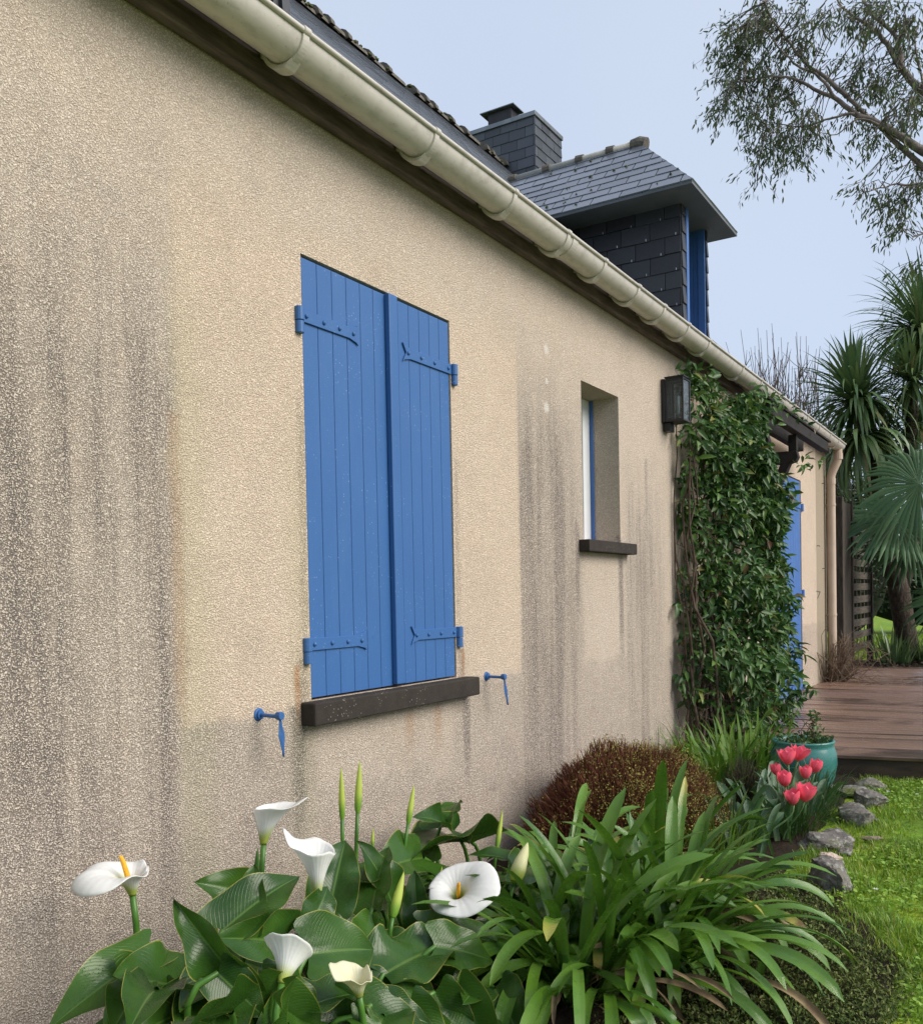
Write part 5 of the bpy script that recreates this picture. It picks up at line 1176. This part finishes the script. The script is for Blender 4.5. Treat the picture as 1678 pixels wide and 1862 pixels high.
# ---------------------------------------------------------------- bare shrub behind the roof
TWIG = simple('grey_brown_twig', (.085, .065, .060), (.17, .13, .12), 10, .8)
bt = thing('bare_tree', 'leafless shrub with thin upright twigs behind the gutter', 'tree'); mb = MB(); b0 = at(1425, 1000, y=18.)
for k in range(105):
    tx, ty = rng.normal(1424, 42), rng.uniform(588, 720)+abs(rng.normal(0, 18)); yy = 18+rng.normal(0, .5); top = at(tx, ty, y=yy); base = b0+np.array([rng.normal(0, .45), rng.normal(0, .35), -1.5+rng.uniform(0, 1)])
    pts = [base+(top-base)*np.array([t**1.5, t, t]) + rng.normal(0, .02, 3)*t for t in np.linspace(0, 1, 8)]; mb.tube(pts, [.020-.0160*t for t in np.linspace(0, 1, 8)], 5, cap=False)
    for j in range(9):
        i = rng.integers(2, 7); p = pts[i]; q_ = p+np.array([rng.normal(0, .13), rng.normal(0, .13), rng.uniform(.12, .5)]); mb.tube([p, (p+q_)/2+rng.normal(0, .015, 3), q_], [.009, .006, .0028], 4, cap=False)
mb.tube([b0+np.array([0, 0, -4.6]), b0+np.array([0, 0, -1.2])], [.09, .07], 8); mb.build('twigs', TWIG, bt, smooth=True)

# ---------------------------------------------------------------- eucalyptus reaching in from the right
EBARK = simple('grey_bark', (.10, .082, .074), (.24, .20, .175), 7, .8, .02, 25); EUC = leaf_mat('eucalyptus_leaf', [(0, (.040, .060, .030)), (.55, (.078, .112, .050)), (.9, (.13, .17, .075)), (1, (.19, .19, .09))], .5, None, .38, .3)
eu = thing('eucalyptus_tree', 'tall eucalyptus with long bare limbs and drooping narrow leaves', 'tree'); tb = MB()
E_ = lambda px, py, y=16.: at(px, py, y=y)
trunk_top = E_(1850, 330, 16.5); tb.tube([trunk_top*np.array([1, 1, 0])+np.array([.5, .3, -.2]), trunk_top*np.array([1, 1, .5])+np.array([.2, .2, 0]), trunk_top], [.30, .25, .20], 12); tb.build('trunk', EBARK, eu, smooth=True)
limbs = []
def limb(px, r0, r1, ys):
    pts = [E_(a, b, y) for (a, b), y in zip(px, ys)]; N = len(pts); sm = []
    for i in range(N-1):
        p0, p1, p2, p3 = pts[max(i-1, 0)], pts[i], pts[i+1], pts[min(i+2, N-1)]
        for t in np.linspace(0, 1, 5)[:-1]: sm.append(.5*((2*p1)+(-p0+p2)*t+(2*p0-5*p1+4*p2-p3)*t*t+(-p0+3*p1-3*p2+p3)*t**3)+rng.normal(0, .008, 3))
    sm.append(pts[-1]); rad = [r0+(r1-r0)*(i/(len(sm)-1))**.8 for i in range(len(sm))]; MB().tube(sm, rad, 8).build('limb', EBARK, eu, smooth=True); limbs.append(np.array(sm)); return sm
limb([(1850, 330), (1760, 315), (1678, 275), (1640, 250), (1600, 225), (1555, 205), (1520, 180), (1480, 160), (1430, 140), (1380, 142), (1335, 150)], .095, .006, np.linspace(16.5, 15.2, 11))
limb([(1850, 330), (1720, 330), (1660, 285), (1610, 240), (1570, 205), (1540, 175)], .06, .03, np.linspace(16.6, 15.8, 6))
limb([(1540, 175), (1500, 140), (1465, 115), (1430, 70), (1400, 30), (1385, -20)], .04, .006, np.linspace(15.8, 15.4, 6))
limb([(1520, 180), (1490, 140), (1450, 118), (1420, 90), (1395, 60), (1360, 40)], .028, .005, np.linspace(15.6, 15.0, 6))
limb([(1850, 250), (1760, 215), (1678, 165), (1640, 125), (1622, 95), (1600, 65), (1570, 40), (1540, 20), (1515, -10)], .085, .012, np.linspace(16.6, 16.0, 9))
limb([(1640, 125), (1634, 90), (1625, 60), (1590, 30), (1570, 0), (1555, -40)], .05, .012, np.linspace(16.3, 16.4, 6))
limb([(1555, 205), (1510, 215), (1460, 230), (1420, 225), (1375, 215)], .022, .005, np.linspace(15.6, 15.2, 5))
limb([(1600, 225), (1560, 215), (1520, 245), (1490, 240)], .018, .005, np.linspace(15.7, 15.3, 4))
limb([(1850, 330), (1740, 330), (1670, 335), (1630, 335), (1590, 345), (1560, 355)], .035, .004, np.linspace(16.5, 15.5, 6))
limb([(1850, 330), (1760, 400), (1690, 420), (1660, 430), (1640, 415)], .030, .004, np.linspace(16.5, 15.6, 5))
limb([(1850, 330), (1800, 480), (1740, 545), (1690, 520), (1660, 500)], .03, .004, np.linspace(16.5, 15.9, 5))
limb([(1678, 275), (1690, 200), (1670, 120), (1660, 60)], .03, .01, np.linspace(16.2, 16.6, 4))
# leafy clumps: centre px, radii px, count, depth
CL = [(1345, 55, 38, 32, 420), (1400, 25, 42, 34, 430), (1335, 120, 36, 36, 420), (1320, 165, 30, 26, 300), (1370, 190, 46, 28, 480), (1400, 240, 36, 22, 300), (1375, 275, 20, 26, 150), (1440, 255, 32, 32, 330),
      (1470, 215, 34, 28, 330), (1430, 175, 34, 26, 330), (1400, 120, 40, 34, 420), (1450, 90, 36, 32, 300), (1460, 30, 32, 32, 230), (1490, 255, 14, 16, 60), (1380, 325-15, 10, 12, 50),
      (1510, 20, 30, 26, 200), (1560, 30, 36, 30, 300), (1600, 20, 36, 30, 320), (1650, 40, 40, 40, 460), (1640, 100, 30, 26, 200), (1570, 120, 46, 22, 300), (1600, 160, 40, 24, 330), (1555, 145, 26, 16, 120),
      (1660, 170, 34, 32, 340), (1650, 215, 40, 22, 260), (1565, 220, 34, 18, 200), (1590, 250, 30, 14, 140), (1640, 285, 22, 20, 110), (1668, 320, 24, 20, 130), (1500, 110, 20, 14, 60), (1310, 205, 20, 18, 110), (1350, 85, 40, 40, 300), (1450, 290, 16, 14, 70),
      (1575, 330, 26, 12, 110), (1610, 345, 30, 14, 150), (1640, 365, 30, 18, 170), (1640, 400, 22, 20, 120), (1668, 350, 20, 20, 110), (1668, 480, 22, 22, 120), (1660, 520, 22, 20, 100), (1645, 420, 14, 8, 40)]
allp = np.concatenate(limbs); Ps, Ds = [], []; tw = MB()
for (cx, cy, rx, ry, cnt) in CL:
    ntw = max(3, int(cnt*.90/16))
    for k in range(ntw):
        yy = 15.6+rng.normal(0, .45)+(.6 if cx > 1540 else 0); s0 = E_(cx+rng.normal(0, rx*.45), cy+rng.normal(0, ry*.45)-ry*.2, yy); ln = rng.uniform(.25, .55); d = unit(np.array([rng.normal(-.25, .6), rng.normal(0, .6), rng.uniform(-.95, .25)])); e = s0+d*ln+np.array([0, 0, -.12])
        j = np.argmin(((allp-s0)**2).sum(1)); a = allp[j]
        if np.linalg.norm(a-s0) < 1.2: tw.tube([a, (a+s0)/2+rng.normal(0, .05, 3), s0], [.009, .007, .005], 4, cap=False)
        tw.tube([s0, (s0+e)/2+np.array([0, 0, .04]), e], [.005, .004, .002], 3, cap=False)
        t = rng.random((16, 1)); Ps.append(s0+(e-s0)*t+rng.normal(0, .055, (16, 3))); Ds.append(unit(d*.5+np.array([0, 0, -.75])+rand_dirs(16)*.6))
P, D = np.concatenate(Ps), np.concatenate(Ds); n = len(P); L = rng.uniform(.07, .135, n)
tw.build('twigs', EBARK, eu, smooth=True)
soup('foliage', leaf_pieces(P, D, rand_dirs(n), L, L*.24, .15, .25), EUC, eu, True, LUV, LF3)
